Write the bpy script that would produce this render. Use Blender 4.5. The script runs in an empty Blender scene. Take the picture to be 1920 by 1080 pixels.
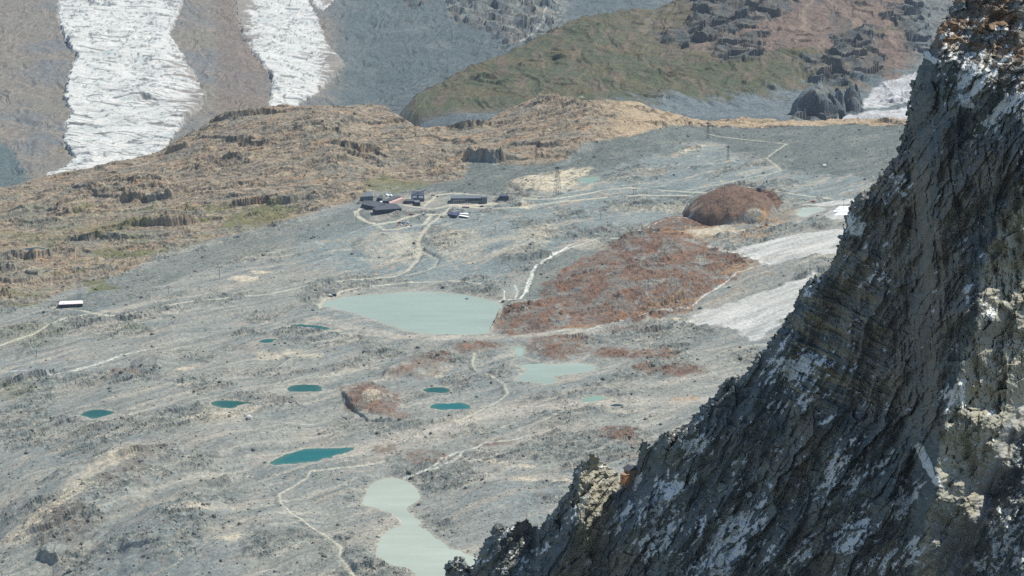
import bpy, math, random
import numpy as np
rng = np.random.default_rng(7); random.seed(7)
SC = bpy.context.scene
R_ = math.radians
# ---------------- camera, world, sun, exposure ----------------
CZ, FP, PITCH = 1300.0, 4800.0, R_(15.0)
cam = bpy.data.objects.new('camera', bpy.data.cameras.new('camera')); SC.collection.objects.link(cam)
cam.location = (0, 0, CZ); cam.rotation_euler = (math.pi/2 - PITCH, 0, 0)
cam.data.sensor_width = 36.0; cam.data.lens = 36.0*FP/1920.0
cam.data.clip_start = 1.0; cam.data.clip_end = 60000.0
SC.camera = cam
SUN = np.array([0.50, 0.24, 0.83]); SUN /= np.linalg.norm(SUN)
w = bpy.data.worlds.new("World"); SC.world = w; w.use_nodes = True
nt = w.node_tree; bg = nt.nodes['Background']
sky = nt.nodes.new('ShaderNodeTexSky'); sky.sky_type = 'NISHITA'; sky.sun_disc = False
sky.sun_elevation = math.asin(SUN[2]); sky.sun_rotation = math.atan2(SUN[0], SUN[1]); sky.altitude = 3500
sky.air_density = 1.0; sky.dust_density = 0.4
nt.links.new(sky.outputs[0], bg.inputs[0]); bg.inputs[1].default_value = 0.135
sl = bpy.data.lights.new('sun', 'SUN'); sl.energy = 4.3; sl.angle = R_(0.5); sl.color = (1.0, 0.955, 0.88)
so = bpy.data.objects.new('sun', sl); SC.collection.objects.link(so)
from mathutils import Vector, Matrix
so.rotation_euler = Vector(SUN).to_track_quat('Z', 'Y').to_euler()
so.location = (900, 2000, 3500)
SC.view_settings.view_transform = 'Standard'; SC.view_settings.look = 'None'
SC.view_settings.exposure = 0.45; SC.view_settings.gamma = 1.0
SC.render.engine = 'CYCLES'
SC.cycles.max_bounces = 4; SC.cycles.volume_bounces = 0; SC.cycles.use_denoising = False
COLL = SC.collection
cP, sP = math.cos(PITCH), math.sin(PITCH)
def ray(u, v):
    u = np.asarray(u, float); v = np.asarray(v, float); q = (540-v)/FP
    k = cP+q*sP
    return (u-960)/FP/k, (sP-q*cP)/k          # a = x/y , T = drop per y
# ---------------- numpy helpers ----------------
PERM = np.random.default_rng(3).permutation(256).astype(np.int32)
GA = np.random.default_rng(4).uniform(0, 2*np.pi, 256); GX, GY = np.cos(GA).astype(np.float32), np.sin(GA).astype(np.float32)
def _h(i, j, s=0): return PERM[(PERM[(i+s*17) & 255]+j+s*31) & 255]
RN = np.random.default_rng(5).random((256, 6)).astype(np.float32)
def pn(x, y, s=0):
    xi = np.floor(x); yi = np.floor(y); fx = (x-xi).astype(np.float32); fy = (y-yi).astype(np.float32)
    xi = xi.astype(np.int32); yi = yi.astype(np.int32)
    u = fx*fx*fx*(fx*(fx*6-15)+10); v = fy*fy*fy*(fy*(fy*6-15)+10)
    def g(dx, dy):
        h = _h(xi+dx, yi+dy, s); return GX[h]*(fx-dx)+GY[h]*(fy-dy)
    a = g(0, 0); b = g(1, 0); c = g(0, 1); d = g(1, 1)
    a = a+u*(b-a); c = c+u*(d-c)
    return (a+v*(c-a))*1.5
def rot(x, y, deg, sx, sy):
    c, s = math.cos(R_(deg)), math.sin(R_(deg))
    return (x*c+y*s)/sx, (-x*s+y*c)/sy
def fbm(x, y, o=4, s=0, g=0.5, ridged=False):
    r = 0; a = 1.0; t = 0
    for k in range(o):
        n = pn(x*2**k+k*13.7, y*2**k-k*7.3, s+k)
        if ridged: n = 1-2*np.abs(n)
        r = r+a*n; t += a; a *= g
    return r/t
def worley(x, y, s=0, tilt=1.0):
    """faceted blocks: every cell has its own offset and tilt; returns height, edge distance, cell value"""
    xi = np.floor(x).astype(np.int32); yi = np.floor(y).astype(np.int32)
    b1 = np.full(x.shape, 9.0, np.float32); b2 = b1.copy(); hh = np.zeros(x.shape, np.float32); cv = hh.copy()
    for dx in (-1, 0, 1):
        for dy in (-1, 0, 1):
            h = _h(xi+dx, yi+dy, s); r = RN[h]
            px = x-(xi+dx+r[..., 0]); py = y-(yi+dy+r[..., 1]); d = (px*px+py*py).astype(np.float32)
            val = (r[..., 2]-0.5)+tilt*((r[..., 3]-.5)*px+(r[..., 4]-.5)*py)
            m = d < b1
            b2 = np.where(m, b1, np.minimum(b2, d)); b1 = np.where(m, d, b1)
            hh = np.where(m, val, hh); cv = np.where(m, r[..., 5], cv)
    return hh, np.sqrt(b2)-np.sqrt(b1), cv
def ledge(x, y, per, ang, warp, s):
    """rock steps: a steep riser facing the viewer, a long gentle back"""
    c, d = math.cos(R_(ang)), math.sin(R_(ang))
    st = x*c+y*d; p = (-x*d+y*c+warp)/per; k = np.floor(p); f = p-k
    a = np.clip(pn(st/(per*2.6)+k*7.31, k*3.77+st/(per*9), s)*1.5+.12, 0, 1)
    return a*np.minimum(f/.07, 1)*(1-f)**1.3
def sst(x, a, b):
    t = np.clip((x-a)/(b-a), 0, 1); return t*t*(3-2*t)
def sd_poly(x, y, P):
    """signed distance, + inside"""
    P = np.asarray(P, float); n = len(P); best = np.full(x.shape, 1e18); ins = np.zeros(x.shape, bool)
    for i in range(n):
        ax, ay = P[i]; bx, by = P[(i+1) % n]; ex, ey = bx-ax, by-ay
        L = ex*ex+ey*ey+1e-9
        t = np.clip(((x-ax)*ex+(y-ay)*ey)/L, 0, 1)
        best = np.minimum(best, (x-ax-t*ex)**2+(y-ay-t*ey)**2)
        if abs(ey) > 1e-9:
            c = ((ay > y) != (by > y)) & (x < (bx-ax)*(y-ay)/(by-ay)+ax); ins ^= c
    d = np.sqrt(best); return np.where(ins, d, -d)
def d_line(x, y, P, wid=None):
    best = np.full(x.shape, 1e9)
    for i in range(len(P)-1):
        ax, ay = P[i]; bx, by = P[i+1]; ex, ey = bx-ax, by-ay
        t = np.clip(((x-ax)*ex+(y-ay)*ey)/(ex*ex+ey*ey+1e-9), 0, 1)
        best = np.minimum(best, np.hypot(x-ax-t*ex, y-ay-t*ey))
    return best
def gblur(A, sig, ax):
    r = int(3*sig)+1; k = np.exp(-0.5*(np.arange(-r, r+1)/sig)**2); k /= k.sum()
    pad = [(0, 0)]*A.ndim; pad[ax] = (r, r); B = np.pad(A, pad, mode='edge'); out = np.zeros_like(A)
    n = A.shape[ax]
    for i, kk in enumerate(k):
        sl_ = [slice(None)]*A.ndim; sl_[ax] = slice(i, i+n); out += kk*B[tuple(sl_)]
    return out
def lin(c):
    c = np.asarray(c, float)/255.0
    return np.where(c <= 0.04045, c/12.92, ((c+0.055)/1.055)**2.4)
# ---------------- base terrain as a real height field z(x, y) ----------------
US = np.array([-300, 0, 120, 300, 420, 520, 620, 700, 740, 780, 850, 900, 935, 965, 990, 1010, 1040, 1065, 1090, 1200, 1230, 1330, 1480, 1600, 1700, 2300], float)
def tab(us, vs): return np.interp(US, us, vs)
vc = np.array([372, 357, 325, 291, 215, 205, 200, 198, 213, 240, 243, 236, 215, 203, 190, 180, 178, 190, 195, 193, 208, 232, 229, 226, 228, 220], float)
zc = tab([-300, 0, 300, 420, 620, 740, 850, 935, 1040, 1200, 1330, 1700, 2300], [-60, -50, 5, 62, 85, 70, 42, 58, 100, 85, 28, 30, 50])
def T_of(v): return ray(960, v)[1]
KY, KZ = [], []
def kv(v, z):
    v = np.broadcast_to(np.asarray(v, float), US.shape); z = np.broadcast_to(np.asarray(z, float), US.shape)
    KY.append((CZ-z)/T_of(v)); KZ.append(z.copy())
def ky(Y, z):
    KY.append(np.broadcast_to(np.asarray(Y, float), US.shape).copy()); KZ.append(np.broadcast_to(np.asarray(z, float), US.shape).copy())
kv(1320, -125)
kv(1080, tab([-300, 0, 300, 620, 960], [-150, -120, -85, -66, -62]))
kv(960, tab([-300, 0, 300, 620, 960], [-110, -85, -58, -64, -52]))
kv(850, tab([-300, 0, 300, 620, 960, 1700], [-85, -68, -46, -44, -42, -25]))
kv(720, tab([-300, 0, 300, 620, 960, 1700], [-68, -54, -36, -35, -36, -15]))
kv(628, tab([-300, 0, 300, 620, 960, 1300, 1700], [-56, -40, -33, -31, -31, -26, 0]))
kv(545, tab([-300, 0, 130, 300, 620, 960, 1300, 1700], [-52, -40, -34, -26, -28, -29, -12, 12]))
kv(470, tab([-300, 0, 300, 620, 800, 960, 1300, 1700], [-50, -40, -24, -12, -13, -14, -6, 20]))
kv(410, tab([-300, 0, 300, 500, 620, 750, 960, 1300, 1700], [-58, -48, -22, -8, -4, 0, -2, 0, 22]))
kv(tab([-300, 0, 300, 620, 960, 1300, 1700], [395, 382, 345, 310, 330, 330, 330]), tab([-300, 0, 300, 620, 740, 960, 1300, 1700], [-62, -52, -12, 30, 12, 12, 12, 28]))
kv(vc, zc)
Yc = KY[-1]; 
ky(Yc+260, zc-150)
fl = np.clip((US-700)/90, 0, 1)
ky(7350, -470+(fl*(470-215))); 
kvm = tab([-300, 780, 935, 1000, 1215, 1300, 1400, 1700, 2300], [214, 214, 213, 205, 205, 216, 216, 214, 214])
ky(7460, np.where(fl > 0, -475*(1-fl)+fl*(CZ-7460*T_of(kvm)), -475))
ky(7560, np.where(fl > 0, -480*(1-fl)+fl*(CZ-7560*T_of(kvm)-6), -480))
vg = tab([735, 800, 900, 1000, 1100, 1160, 1230, 1290, 1400, 2300], [208, 166, 120, 78, 28, 17, 22, -15, -80, -120])
Yg = tab([700, 735, 900, 1100, 1230, 1400, 2300], [7750, 7850, 8300, 8900, 9050, 9500, 9700])
gl = np.clip((US-690)/60, 0, 1)
zg = CZ-Yg*T_of(vg)
ky(Yg*.5+7560*.5, (1-gl)*-490+gl*(.45*zg+.55*(CZ-7560*T_of(kvm))))
ky(Yg, (1-gl)*-500+gl*zg)
ky(Yg+260, (1-gl)*-505+gl*(zg-150))
ky(10300, CZ-10300*T_of(tab([-300, 300, 700, 900, 1100, 2300], [120, 125, 160, 130, 110, 110])))
ky(12300, CZ-12300*T_of(-15.0))
ky(13600, CZ-13600*T_of(-110.0))
KY = np.array(KY); KZ = np.array(KZ)            # knots x columns
UD = np.arange(-300, 2301, 5.0)
KYd = np.array([np.interp(UD, US, r) for r in KY]); KZd = np.array([np.interp(UD, US, r) for r in KZ])
def rows():
    out = [3120.0]
    while out[-1] < 13500:
        y = out[-1]; k = 1.05*y*y/(FP*CZ)
        if 5250 < y < 6500: k = 3.0
        elif 6500 <= y < 7300: k = 14.0
        elif 7300 <= y < 7600: k = 4.0
        elif 7600 <= y < 9700: k = 6.0
        out.append(y+k)
    return np.array(out)
YR = rows()
def hermite(kx, kz, q):
    h = np.diff(kx); dl = np.diff(kz)/h; m = np.zeros_like(kz)
    for i in range(1, len(kx)-1):
        if dl[i-1]*dl[i] > 0: m[i] = 2*dl[i-1]*dl[i]/(dl[i-1]+dl[i])
    m[0] = dl[0]; m[-1] = dl[-1]
    j = np.clip(np.searchsorted(kx, q)-1, 0, len(h)-1); t = (q-kx[j])/h[j]
    return ((1+2*t)*(1-t)**2)*kz[j]+t*(1-t)**2*h[j]*m[j]+t*t*(3-2*t)*kz[j+1]+t*t*(t-1)*h[j]*m[j+1]
ZT = np.empty((len(YR), len(UD)))
for i in range(len(UD)): ZT[:, i] = hermite(KYd[:, i], KZd[:, i], YR)
ZT = gblur(ZT, 2.0, 1)
AC = np.linspace(ray(-150, 540)[0], ray(2070, 540)[0], 1150)      # columns: azimuth tangent
NR, NC = len(YR), len(AC)
Yg2 = np.repeat(YR[:, None], NC, 1); Ag = np.repeat(AC[None], NR, 0); Xg = Ag*Yg2
Z = np.full_like(Xg, -30.0); ri = np.arange(NR)[:, None]
for it in range(3):
    T = (CZ-Z)/Yg2; ph = np.arctan(T)-PITCH; q = -np.tan(ph)
    U = 960+FP*Ag*(cP+q*sP)
    f = np.clip((U-UD[0])/5.0, 0, len(UD)-1.01); i0 = f.astype(int); f -= i0
    Z = ZT[ri, i0]*(1-f)+ZT[ri, i0+1]*f
x, y = Xg, Yg2
def hit(u, v, ymin=0, ymax=1e9, grid=None):
    """first point where the sight ray meets the terrain -> world x, y, z"""
    G = Z if grid is None else grid
    a, T = ray(u, v); c = (a-AC[0])/(AC[1]-AC[0]); c0 = int(np.clip(c, 0, NC-2)); fc = c-c0
    col = G[:, c0]*(1-fc)+G[:, c0+1]*fc
    m = np.nonzero((col >= CZ-T*YR) & (YR > ymin))[0]
    Y = YR[-1] if len(m) == 0 else YR[m[0]]
    if len(m) and m[0] > 0 and YR[m[0]-1] > ymin:
        k = m[0]; g0 = col[k-1]-(CZ-T*YR[k-1]); g1 = col[k]-(CZ-T*YR[k])
        if g0 < 0: Y = YR[k-1]+(YR[k]-YR[k-1])*(-g0/(g1-g0))
    Y = min(Y, ymax)
    return float(a*Y), float(Y), float(np.interp(Y, YR, col))
def hz(X, Y, grid=None):
    G = Z if grid is None else grid
    c = (X/Y-AC[0])/(AC[1]-AC[0]); c0 = int(np.clip(c, 0, NC-2)); fc = c-c0
    k = int(np.clip(np.searchsorted(YR, Y)-1, 0, NR-2)); fy = (Y-YR[k])/(YR[k+1]-YR[k])
    return float((G[k, c0]*(1-fc)+G[k, c0+1]*fc)*(1-fy)+(G[k+1, c0]*(1-fc)+G[k+1, c0+1]*fc)*fy)
NEAR = 6900.0
def W(pts, far=False):
    o = []
    for (u, v) in pts:
        X, Y, _ = hit(u, v, ymin=7200 if far else 0, ymax=1e9 if far else NEAR)
        o.append((X, Y))
    return o
# ---- separate hills built on the base ----
def bump(u, v, rx, ry, h, ang=0, p=1.0, far=False):
    """hill with its summit height h over the base, radii in metres"""
    global Z
    X0, Y0 = W([(u, v)], far)[0]
    r0 = max(rx, ry)*1.6; c = (np.abs(x-X0) < r0) & (np.abs(y-Y0) < r0)
    dx, dy = rot(x[c]-X0, y[c]-Y0, ang, rx, ry)
    d = np.sqrt(dx*dx+dy*dy)+0.18*fbm(x[c]/70+u, y[c]/70, 3, 5)
    Z[c] += h*np.clip(1-np.clip(d, 0, 9)**2, 0, 1)**p
bump(1372, 400, 102, 105, 54, 0, .62)          # red dome
bump(1180, 530, 170, 150, 22, 20, 1.0)       # long red hill
bump(1000, 598, 70, 70, 15, 0, .8)
bump(1240, 465, 90, 120, 14, 20)
bump(1045, 655, 55, 70, 9); bump(895, 655, 45, 60, 6); bump(1200, 665, 60, 90, 6); bump(1280, 690, 60, 90, 6)
bump(700, 755, 50, 85, 12, 20, .8); bump(770, 690, 80, 60, 9, 20, .8)
bump(290, 680, 45, 75, 12, 0, .8); bump(530, 640, 60, 90, 6)
bump(860, 680, 45, 120, 6, 0, .8)
bump(1150, 815, 60, 80, 6)
bump(90, 1000, 110, 330, 32, -25, .9); bump(250, 1040, 90, 200, 26, -35, .8); bump(420, 1010, 120, 190, 18, -40)
bump(560, 1000, 80, 120, 8); bump(330, 870, 120, 260, 14, -35); bump(130, 880, 90, 200, 12, -35)
bump(900, 960, 90, 160, 8, -30); bump(450, 800, 120, 150, 9, -30)
bump(940, 460, 110, 130, 14, -30); bump(720, 460, 70, 100, 12); bump(1090, 425, 60, 60, 5)
bump(1480, 500, 90, 160, 10, -30)
bump(1010, 348, 70, 60, 16, 0, .7)
bump(1535, 214, 78, 90, 88, 0, .5, True); bump(1597, 206, 26, 60, 62, 0, .4, True)
bump(520, 235, 160, 90, 16, 0, .7); bump(200, 360, 170, 130, 14, -10, .7); bump(560, 300, 200, 110, 14, -10, .8)
# ---- lakes: flat water at one level, terrain pressed to the shore ----
LK = dict(
 reservoir=[(600,574),(615,562),(650,556),(700,552),(750,548),(790,546),(840,549),(890,555),(915,562),(944,571),(936,580),(930,600),(922,615),(915,625),(880,628),(850,627),(820,627),(790,625),(765,622),(742,614),(715,604),(690,596),(655,584),(620,577)],
 milky_lake=[(955,682),(975,672),(1000,678),(1040,684),(1065,680),(1100,681),(1122,688),(1110,697),(1070,702),(1030,707),(1052,714),(1035,721),(985,716),(962,712),(980,702),(987,693),(972,688)],
 inlet=[(962,650),(975,648),(985,655),(982,668),(972,672),(964,664)],
 tarn=[(145,778),(170,768),(188,767),(200,769),(219,772),(203,780),(180,785),(160,782)],
 tarn2=[(388,756),(410,750),(430,751),(450,753),(482,753),(470,758),(450,758),(435,766),(415,764)],
 tarn3=[(532,729),(550,722),(575,720),(600,722),(607,728),(600,735),(575,735),(548,735)],
 tarn4=[(500,870),(522,858),(555,845),(580,840),(620,841),(668,837),(655,848),(620,857),(590,866),(550,869),(520,872)],
 tarn5=[(790,731),(805,726),(835,726),(848,732),(835,737),(800,737)],
 tarn6=[(802,764),(815,757),(840,755),(872,755),(890,766),(870,768),(820,768)],
 tarn7=[(525,609),(560,608),(600,611),(628,615),(600,620),(585,613),(555,613)],
 tarn8=[(482,640),(500,635),(520,636),(510,642),(488,643)],
 pond=[(1085,750),(1105,743),(1130,743),(1152,748),(1135,755),(1095,756)],
 pool=[(1078,336),(1100,333),(1124,331),(1118,338),(1104,345),(1090,339)],
 outflow=[(704,1042),(708,1022),(716,1006),(728,994),(742,988),(757,982),(748,972),(735,962),(708,952),(682,949),(678,942),(688,930),(688,915),(700,903),(722,897),(742,896),(768,904),(786,920),(790,938),(768,946),(764,956),(772,966),(792,980),(782,985),(796,991),(815,1008),(836,1018),(842,1030),(868,1034),(900,1050),(930,1075),(930,1110),(785,1110),(778,1072),(758,1062),(735,1060)],
 dark_tarn=[(28,473),(40,466),(75,463),(92,467),(70,474),(50,477)],
 ice_lake=[(1492,392),(1535,387),(1550,392),(1530,400),(1500,410)],
 small_pool=[(1140,760),(1155,757),(1172,760),(1155,764)],
)
WLV = {}
dl_all = np.full_like(Z, -1e4)
for k, P in LK.items():
    h = [hit(u, v, ymax=NEAR) for (u, v) in P]
    L = float(np.median([p[2] for p in h]))
    if k == 'outflow': L -= 2.0
    if k == 'dark_tarn': L = float(min(p[2] for p in h))-1.0
    for _ in range(2): P = [(p[0]*w1+q_[0]*(1-w1), p[1]*w1+q_[1]*(1-w1)) for p, q_ in zip(P, P[1:]+P[:1]) for w1 in (.75, .25)]
    Q = []
    for (u, v) in P:
        a, T = ray(u, v); Yq = (CZ-L)/T; Q.append((float(a*Yq), float(Yq)))
    WLV[k] = (L, Q)
    q = np.array(Q); m = 260.0
    c = (x > q[:, 0].min()-m) & (x < q[:, 0].max()+m) & (y > q[:, 1].min()-m) & (y < q[:, 1].max()+m)
    d = sd_poly(x[c], y[c], Q)+(6 if k in ('reservoir', 'outflow', 'milky_lake') else 9)*fbm(x[c]/26, y[c]/26, 4, 9, .6)
    rad = 110.0 if k in ('reservoir', 'outflow', 'milky_lake') else (120.0 if k == 'dark_tarn' else 55.0)
    s = sst(-d, 0, rad)
    zz = Z[c]; Z[c] = np.where(d > 0, L-np.minimum(d*0.15, 2.5)-.05, np.minimum(-d*0.10, 6)*(1-s)+(L*(1-s)+zz*s)+.05)
    dl_all[c] = np.maximum(dl_all[c], d)
nolake = sst(-dl_all, 2, 26)
Z0 = Z.copy()
# ---------------- regions (outlines traced on the ground, converted to metres) ----------------
def reg(pts, soft=6, warp=10, far=False, s=0, wl=40):
    Q = W(pts, far); q = np.array(Q); m = soft+warp*2
    c = (x > q[:, 0].min()-m) & (x < q[:, 0].max()+m) & (y > q[:, 1].min()-m) & (y < q[:, 1].max()+m)
    if far: c &= y > 7200
    out = np.zeros(Z.shape, np.float32)
    d = sd_poly(x[c], y[c], Q)+warp*fbm(x[c]/wl, y[c]/wl, 4, 20+s, .6)*1.6
    out[c] = sst(d, -soft, soft); return out
def blob(u, v, rx, rv, soft=.35, far=False, s=0, ang=0):
    """ellipse given by its size in the photo, laid on the ground"""
    n = 14; c_, s_ = math.cos(R_(ang)), math.sin(R_(ang)); P = []
    for i in range(n):
        t = 2*math.pi*i/n; a, b = rx*math.cos(t), rv*math.sin(t); P.append((u+a*c_-b*s_, v+a*s_+b*c_))
    return reg(P, max(2, rx*.25), max(4, rx*.45), far, s, max(8, rx*.9))
TANP = [(-150,385),(-150,330),(0,345),(120,315),(230,300),(300,285),(310,260),(330,235),(400,200),(500,190),(690,188),(760,200),(800,225),(870,226),(930,208),(1010,168),(1050,170),(1090,182),(1200,180),(1240,200),(1330,222),(1500,220),(1560,222),(1560,228),(1500,230),(1330,238),(1180,258),(1100,268),(1065,298),(985,312),(955,308),(880,300),(870,335),(800,347),(700,347),(690,372),(600,395),(520,422),(420,447),(330,470),(250,502),(190,532),(120,548),(60,575),(-150,600)]
tan_ = reg(TANP, 5, 9)
behind = (y > KY[10].mean()-250)
crestY = np.interp(U, US, Yc)
tan_ = np.maximum(tan_, ((y > crestY-60) & (y < 7300)).astype(np.float32))
red = np.maximum.reduce([reg([(928,606),(935,588),(950,578),(1010,568),(1020,530),(1080,492),(1150,457),(1210,430),(1290,428),(1340,463),(1405,492),(1380,522),(1330,545),(1290,580),(1200,602),(1150,600),(1100,612),(1040,618),(960,628),(925,622)], 6, 14, s=1),
    blob(1045, 652, 62, 20), blob(890, 648, 45, 11, s=2), blob(1150, 663, 38, 12, s=3), blob(1225, 665, 45, 12, s=4), blob(1260, 690, 60, 8, s=5), blob(790, 685, 60, 14, s=6, ang=-20)*.7, blob(700, 750, 55, 30, s=7, ang=15)*.9,
    blob(1150, 815, 45, 14, s=8)*.8, blob(800, 855, 40, 10, s=9)*.55, blob(250, 870, 70, 20, s=10, ang=-30)*.25, blob(120, 985, 60, 40, s=11)*.25, blob(930, 827, 35, 6, s=12)*.6, blob(745, 780, 25, 10, s=13)*.6, blob(720, 842, 25, 10, s=14)*.5, blob(225, 700, 30, 6, s=15)*.6, blob(1170, 855, 30, 6, s=16)*.4, blob(1190, 620, 60, 6, s=17)*.3])
red = np.maximum(red, reg([(1205,434),(1232,412),(1262,402),(1285,398),(1300,425),(1250,436)], 5, 8, s=27)*.9)
dome = reg([(1278,420),(1282,398),(1305,374),(1345,355),(1420,352),(1450,362),(1468,382),(1440,402),(1385,417),(1310,424)], 4, 4)
orange = np.maximum.reduce([reg([(1215,436),(1290,422),(1400,418),(1490,386),(1510,396),(1445,441),(1400,454),(1300,448)], 6, 16, s=3), blob(1400, 500, 60, 10, s=20, ang=-15), blob(1250, 575, 80, 12, s=21, ang=-12), blob(1100, 610, 40, 6, s=22), blob(1480, 478, 60, 5, s=23, ang=-15), blob(1290, 748, 35, 6, s=24), blob(1395, 535, 60, 6, s=25, ang=-25)*.6, blob(1235, 700, 30, 8, s=26)*.6])
scree = np.maximum(reg([(705,348),(850,336),(885,305),(985,313),(1065,300),(1100,270),(1330,240),(1500,231),(1700,230),(1720,290),(1660,335),(1560,330),(1480,318),(1330,262),(1240,290),(1100,330),(1060,345),(960,365),(840,362),(760,352)], 22, 40, s=30), reg([(120,560),(260,505),(430,450),(560,415),(690,385),(700,420),(560,455),(400,500),(250,560),(130,600)], 8, 14, s=31)*.55)
scree = np.maximum(scree, reg([(960,560),(1010,500),(1060,472),(1180,445),(1150,460),(1060,500),(1010,560)], 6, 10, s=32)*.6)
blue = reg([(560,430),(960,385),(1300,262),(1480,320),(1700,330),(1640,380),(1500,380),(1290,385),(1200,430),(1040,480),(960,545),(700,520),(560,500)], 15, 30, s=33)
ice = np.maximum.reduce([reg([(1368,474),(1400,462),(1500,437),(1600,428),(1600,470),(1540,480),(1440,497),(1405,484)], 3, 6, s=40), reg([(1275,607),(1320,582),(1400,562),(1530,512),(1530,560),(1460,606),(1405,640),(1380,622),(1350,612)], 7, 20, s=41), reg([(1500,384),(1560,376),(1620,370),(1620,380),(1560,386)], 3, 5, s=42), reg([(1540,402),(1570,388),(1610,386),(1610,406),(1560,412)], 3, 5, s=43)*.8])
icefar = np.maximum.reduce([reg([(1598,205),(1640,166),(1720,138),(1730,190),(1625,206)], 8, 10, True, s=44), reg([(1570,232),(1600,205),(1720,200),(1720,245),(1640,237)], 5, 6, True, s=45)])
green = np.maximum.reduce([blob(188, 537, 32, 8, s=50), blob(235, 474, 62, 7, s=51), blob(735, 350, 60, 14, s=52)*.8, blob(490, 405, 65, 18, s=53, ang=-12)*.85, blob(210, 425, 100, 8, s=54, ang=-6)*.6, blob(380, 395, 50, 8, s=55)*.7, blob(60, 620, 70, 12, s=56)*.35, blob(20, 735, 50, 14, s=57)*.4, blob(250, 615, 25, 6, s=58)*.4, blob(600, 900, 15, 3, s=59)*.4, blob(50, 640, 60, 8, s=60)*.3, blob(60,445,80,8,s=61)*.5])
pale = np.maximum.reduce([blob(462, 524, 26, 6, s=70), blob(490, 511, 18, 3, s=71), blob(1050, 330, 60, 12, s=72, ang=-8), blob(1020, 345, 60, 12, s=73), blob(890, 1012, 0.1, .1, s=74)*0, blob(418, 1010, 40, 5, s=75)*.8, blob(365, 948, 30, 6, s=76)*.6, blob(545, 665, 60, 5, s=77)*.7, blob(800, 425, 0.1, .1)*0,
    blob(930, 868, 18, 2.5, s=78), blob(980, 877, 22, 3, s=79), blob(985, 900, 28, 3, s=80), blob(1050, 903, 28, 2.5, s=81), blob(700, 742, 18, 12, s=82)*.7, blob(1150, 905, 40, 4, s=83)*.6, blob(1340, 435, 60, 7, s=84), blob(345, 690, 16, 3, s=85), blob(350, 722, 20, 3, s=86)*.7, blob(420, 780, 60, 14, s=87, ang=-10)*.45,
    blob(985, 385, 16, 5, s=89), blob(1035, 350, 70, 8, s=90), blob(1260, 600, 50, 3, s=91)*.8, blob(1100, 460, 40, 10, s=92)*.4, blob(990, 455, 60, 22, s=93, ang=-25)*.45, blob(865, 460, 50, 30, s=94)*.4, blob(730, 465, 60, 30, s=95)*.45, blob(1230, 390, 80, 5, s=96)*.5,
    blob(1300, 280, 24, 4, s=97, ang=-15), blob(820, 700, 22, 2, s=98), blob(1190, 770, 60, 3, s=99)*.6, blob(700, 690, 12, 3, s=100)*.5,
    reg([(0,1010),(110,940),(160,880),(260,835),(250,850),(170,900),(120,950),(30,1030)], 6, 18, s=101)*.6])
# ---------------- roads, paths, streams ----------------
RD = [([(-150,675),(0,648),(60,628),(95,608),(125,596),(160,590),(210,592),(270,583),(340,568),(420,560),(500,552),(580,536),(650,526),(740,519),(765,507),(782,488),(788,472),(783,455),(790,440),(806,420),(830,403),(843,390),(856,373)], 3.6, .75),
 ([(601,578),(600,570),(610,560),(632,552),(640,546),(680,539),(760,530),(850,527),(900,532)], 3.2, .8),
 ([(692,389),(676,391),(667,396),(670,405),(685,415),(705,421),(740,416),(765,407),(790,403),(835,402)], 4.4, 1.),
 ([(708,422),(720,431),(745,430),(770,424),(796,420),(808,405)], 3.2, .8),
 ([(795,386),(820,366),(850,362),(900,366),(950,372),(1000,373),(1040,373),(1090,365),(1135,357),(1180,352),(1240,357),(1320,361),(1400,352),(1480,363),(1560,373)], 4.0, .8),
 ([(760,385),(810,392),(840,386),(870,388),(930,391),(980,388),(1050,378),(1120,372),(1200,366),(1290,366)], 4.0, .85),
 ([(1325,250),(1350,256),(1400,262),(1440,266),(1475,270),(1455,283),(1437,297),(1455,310),(1465,320),(1440,326),(1400,334),(1350,345),(1290,356)], 2.4, .7),
 ([(105,583),(112,577),(150,582),(200,592)], 3.0, .7),
 ([(850,384),(880,386),(905,383),(925,382)], 9.0, .95),
 ([(790,472),(820,487),(815,500),(800,508),(760,517)], 1.8, .6),
 ([(720,866),(680,874),(600,882),(582,884),(575,896),(545,915),(524,926),(528,944),(545,962),(580,985),(610,1003),(640,1027),(636,1045),(665,1082),(680,1120)], 1.5, .8),
 ([(0,697),(0,697)], .1, 0),
 ([(890,662),(886,680),(892,694),(920,704),(945,720),(952,738),(925,758),(890,776),(860,790)], 1.4, .8),
 ([(530,660),(545,668),(580,664),(600,668),(545,672),(520,690)], 1.2, .5),
 ([(640,612),(660,625),(720,632),(800,637),(880,632)], 1.5, .4)]
road = np.zeros(Z.shape, np.float32); roadflat = road.copy()
def near_line(P, m):
    q = np.array(P); return (x > q[:, 0].min()-m) & (x < q[:, 0].max()+m) & (y > q[:, 1].min()-m) & (y < q[:, 1].max()+m)
for P, wd, st in RD:
    if st == 0: continue
    Q = W(P); c = near_line(Q, 30); d = d_line(x[c], y[c], Q)+1.2*fbm(x[c]/12, y[c]/12, 2, 60)
    road[c] = np.maximum(road[c], st*sst(wd+1.6-d, 0, 2.2)); roadflat[c] = np.maximum(roadflat[c], sst(wd+9-d, 0, 8))
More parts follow.
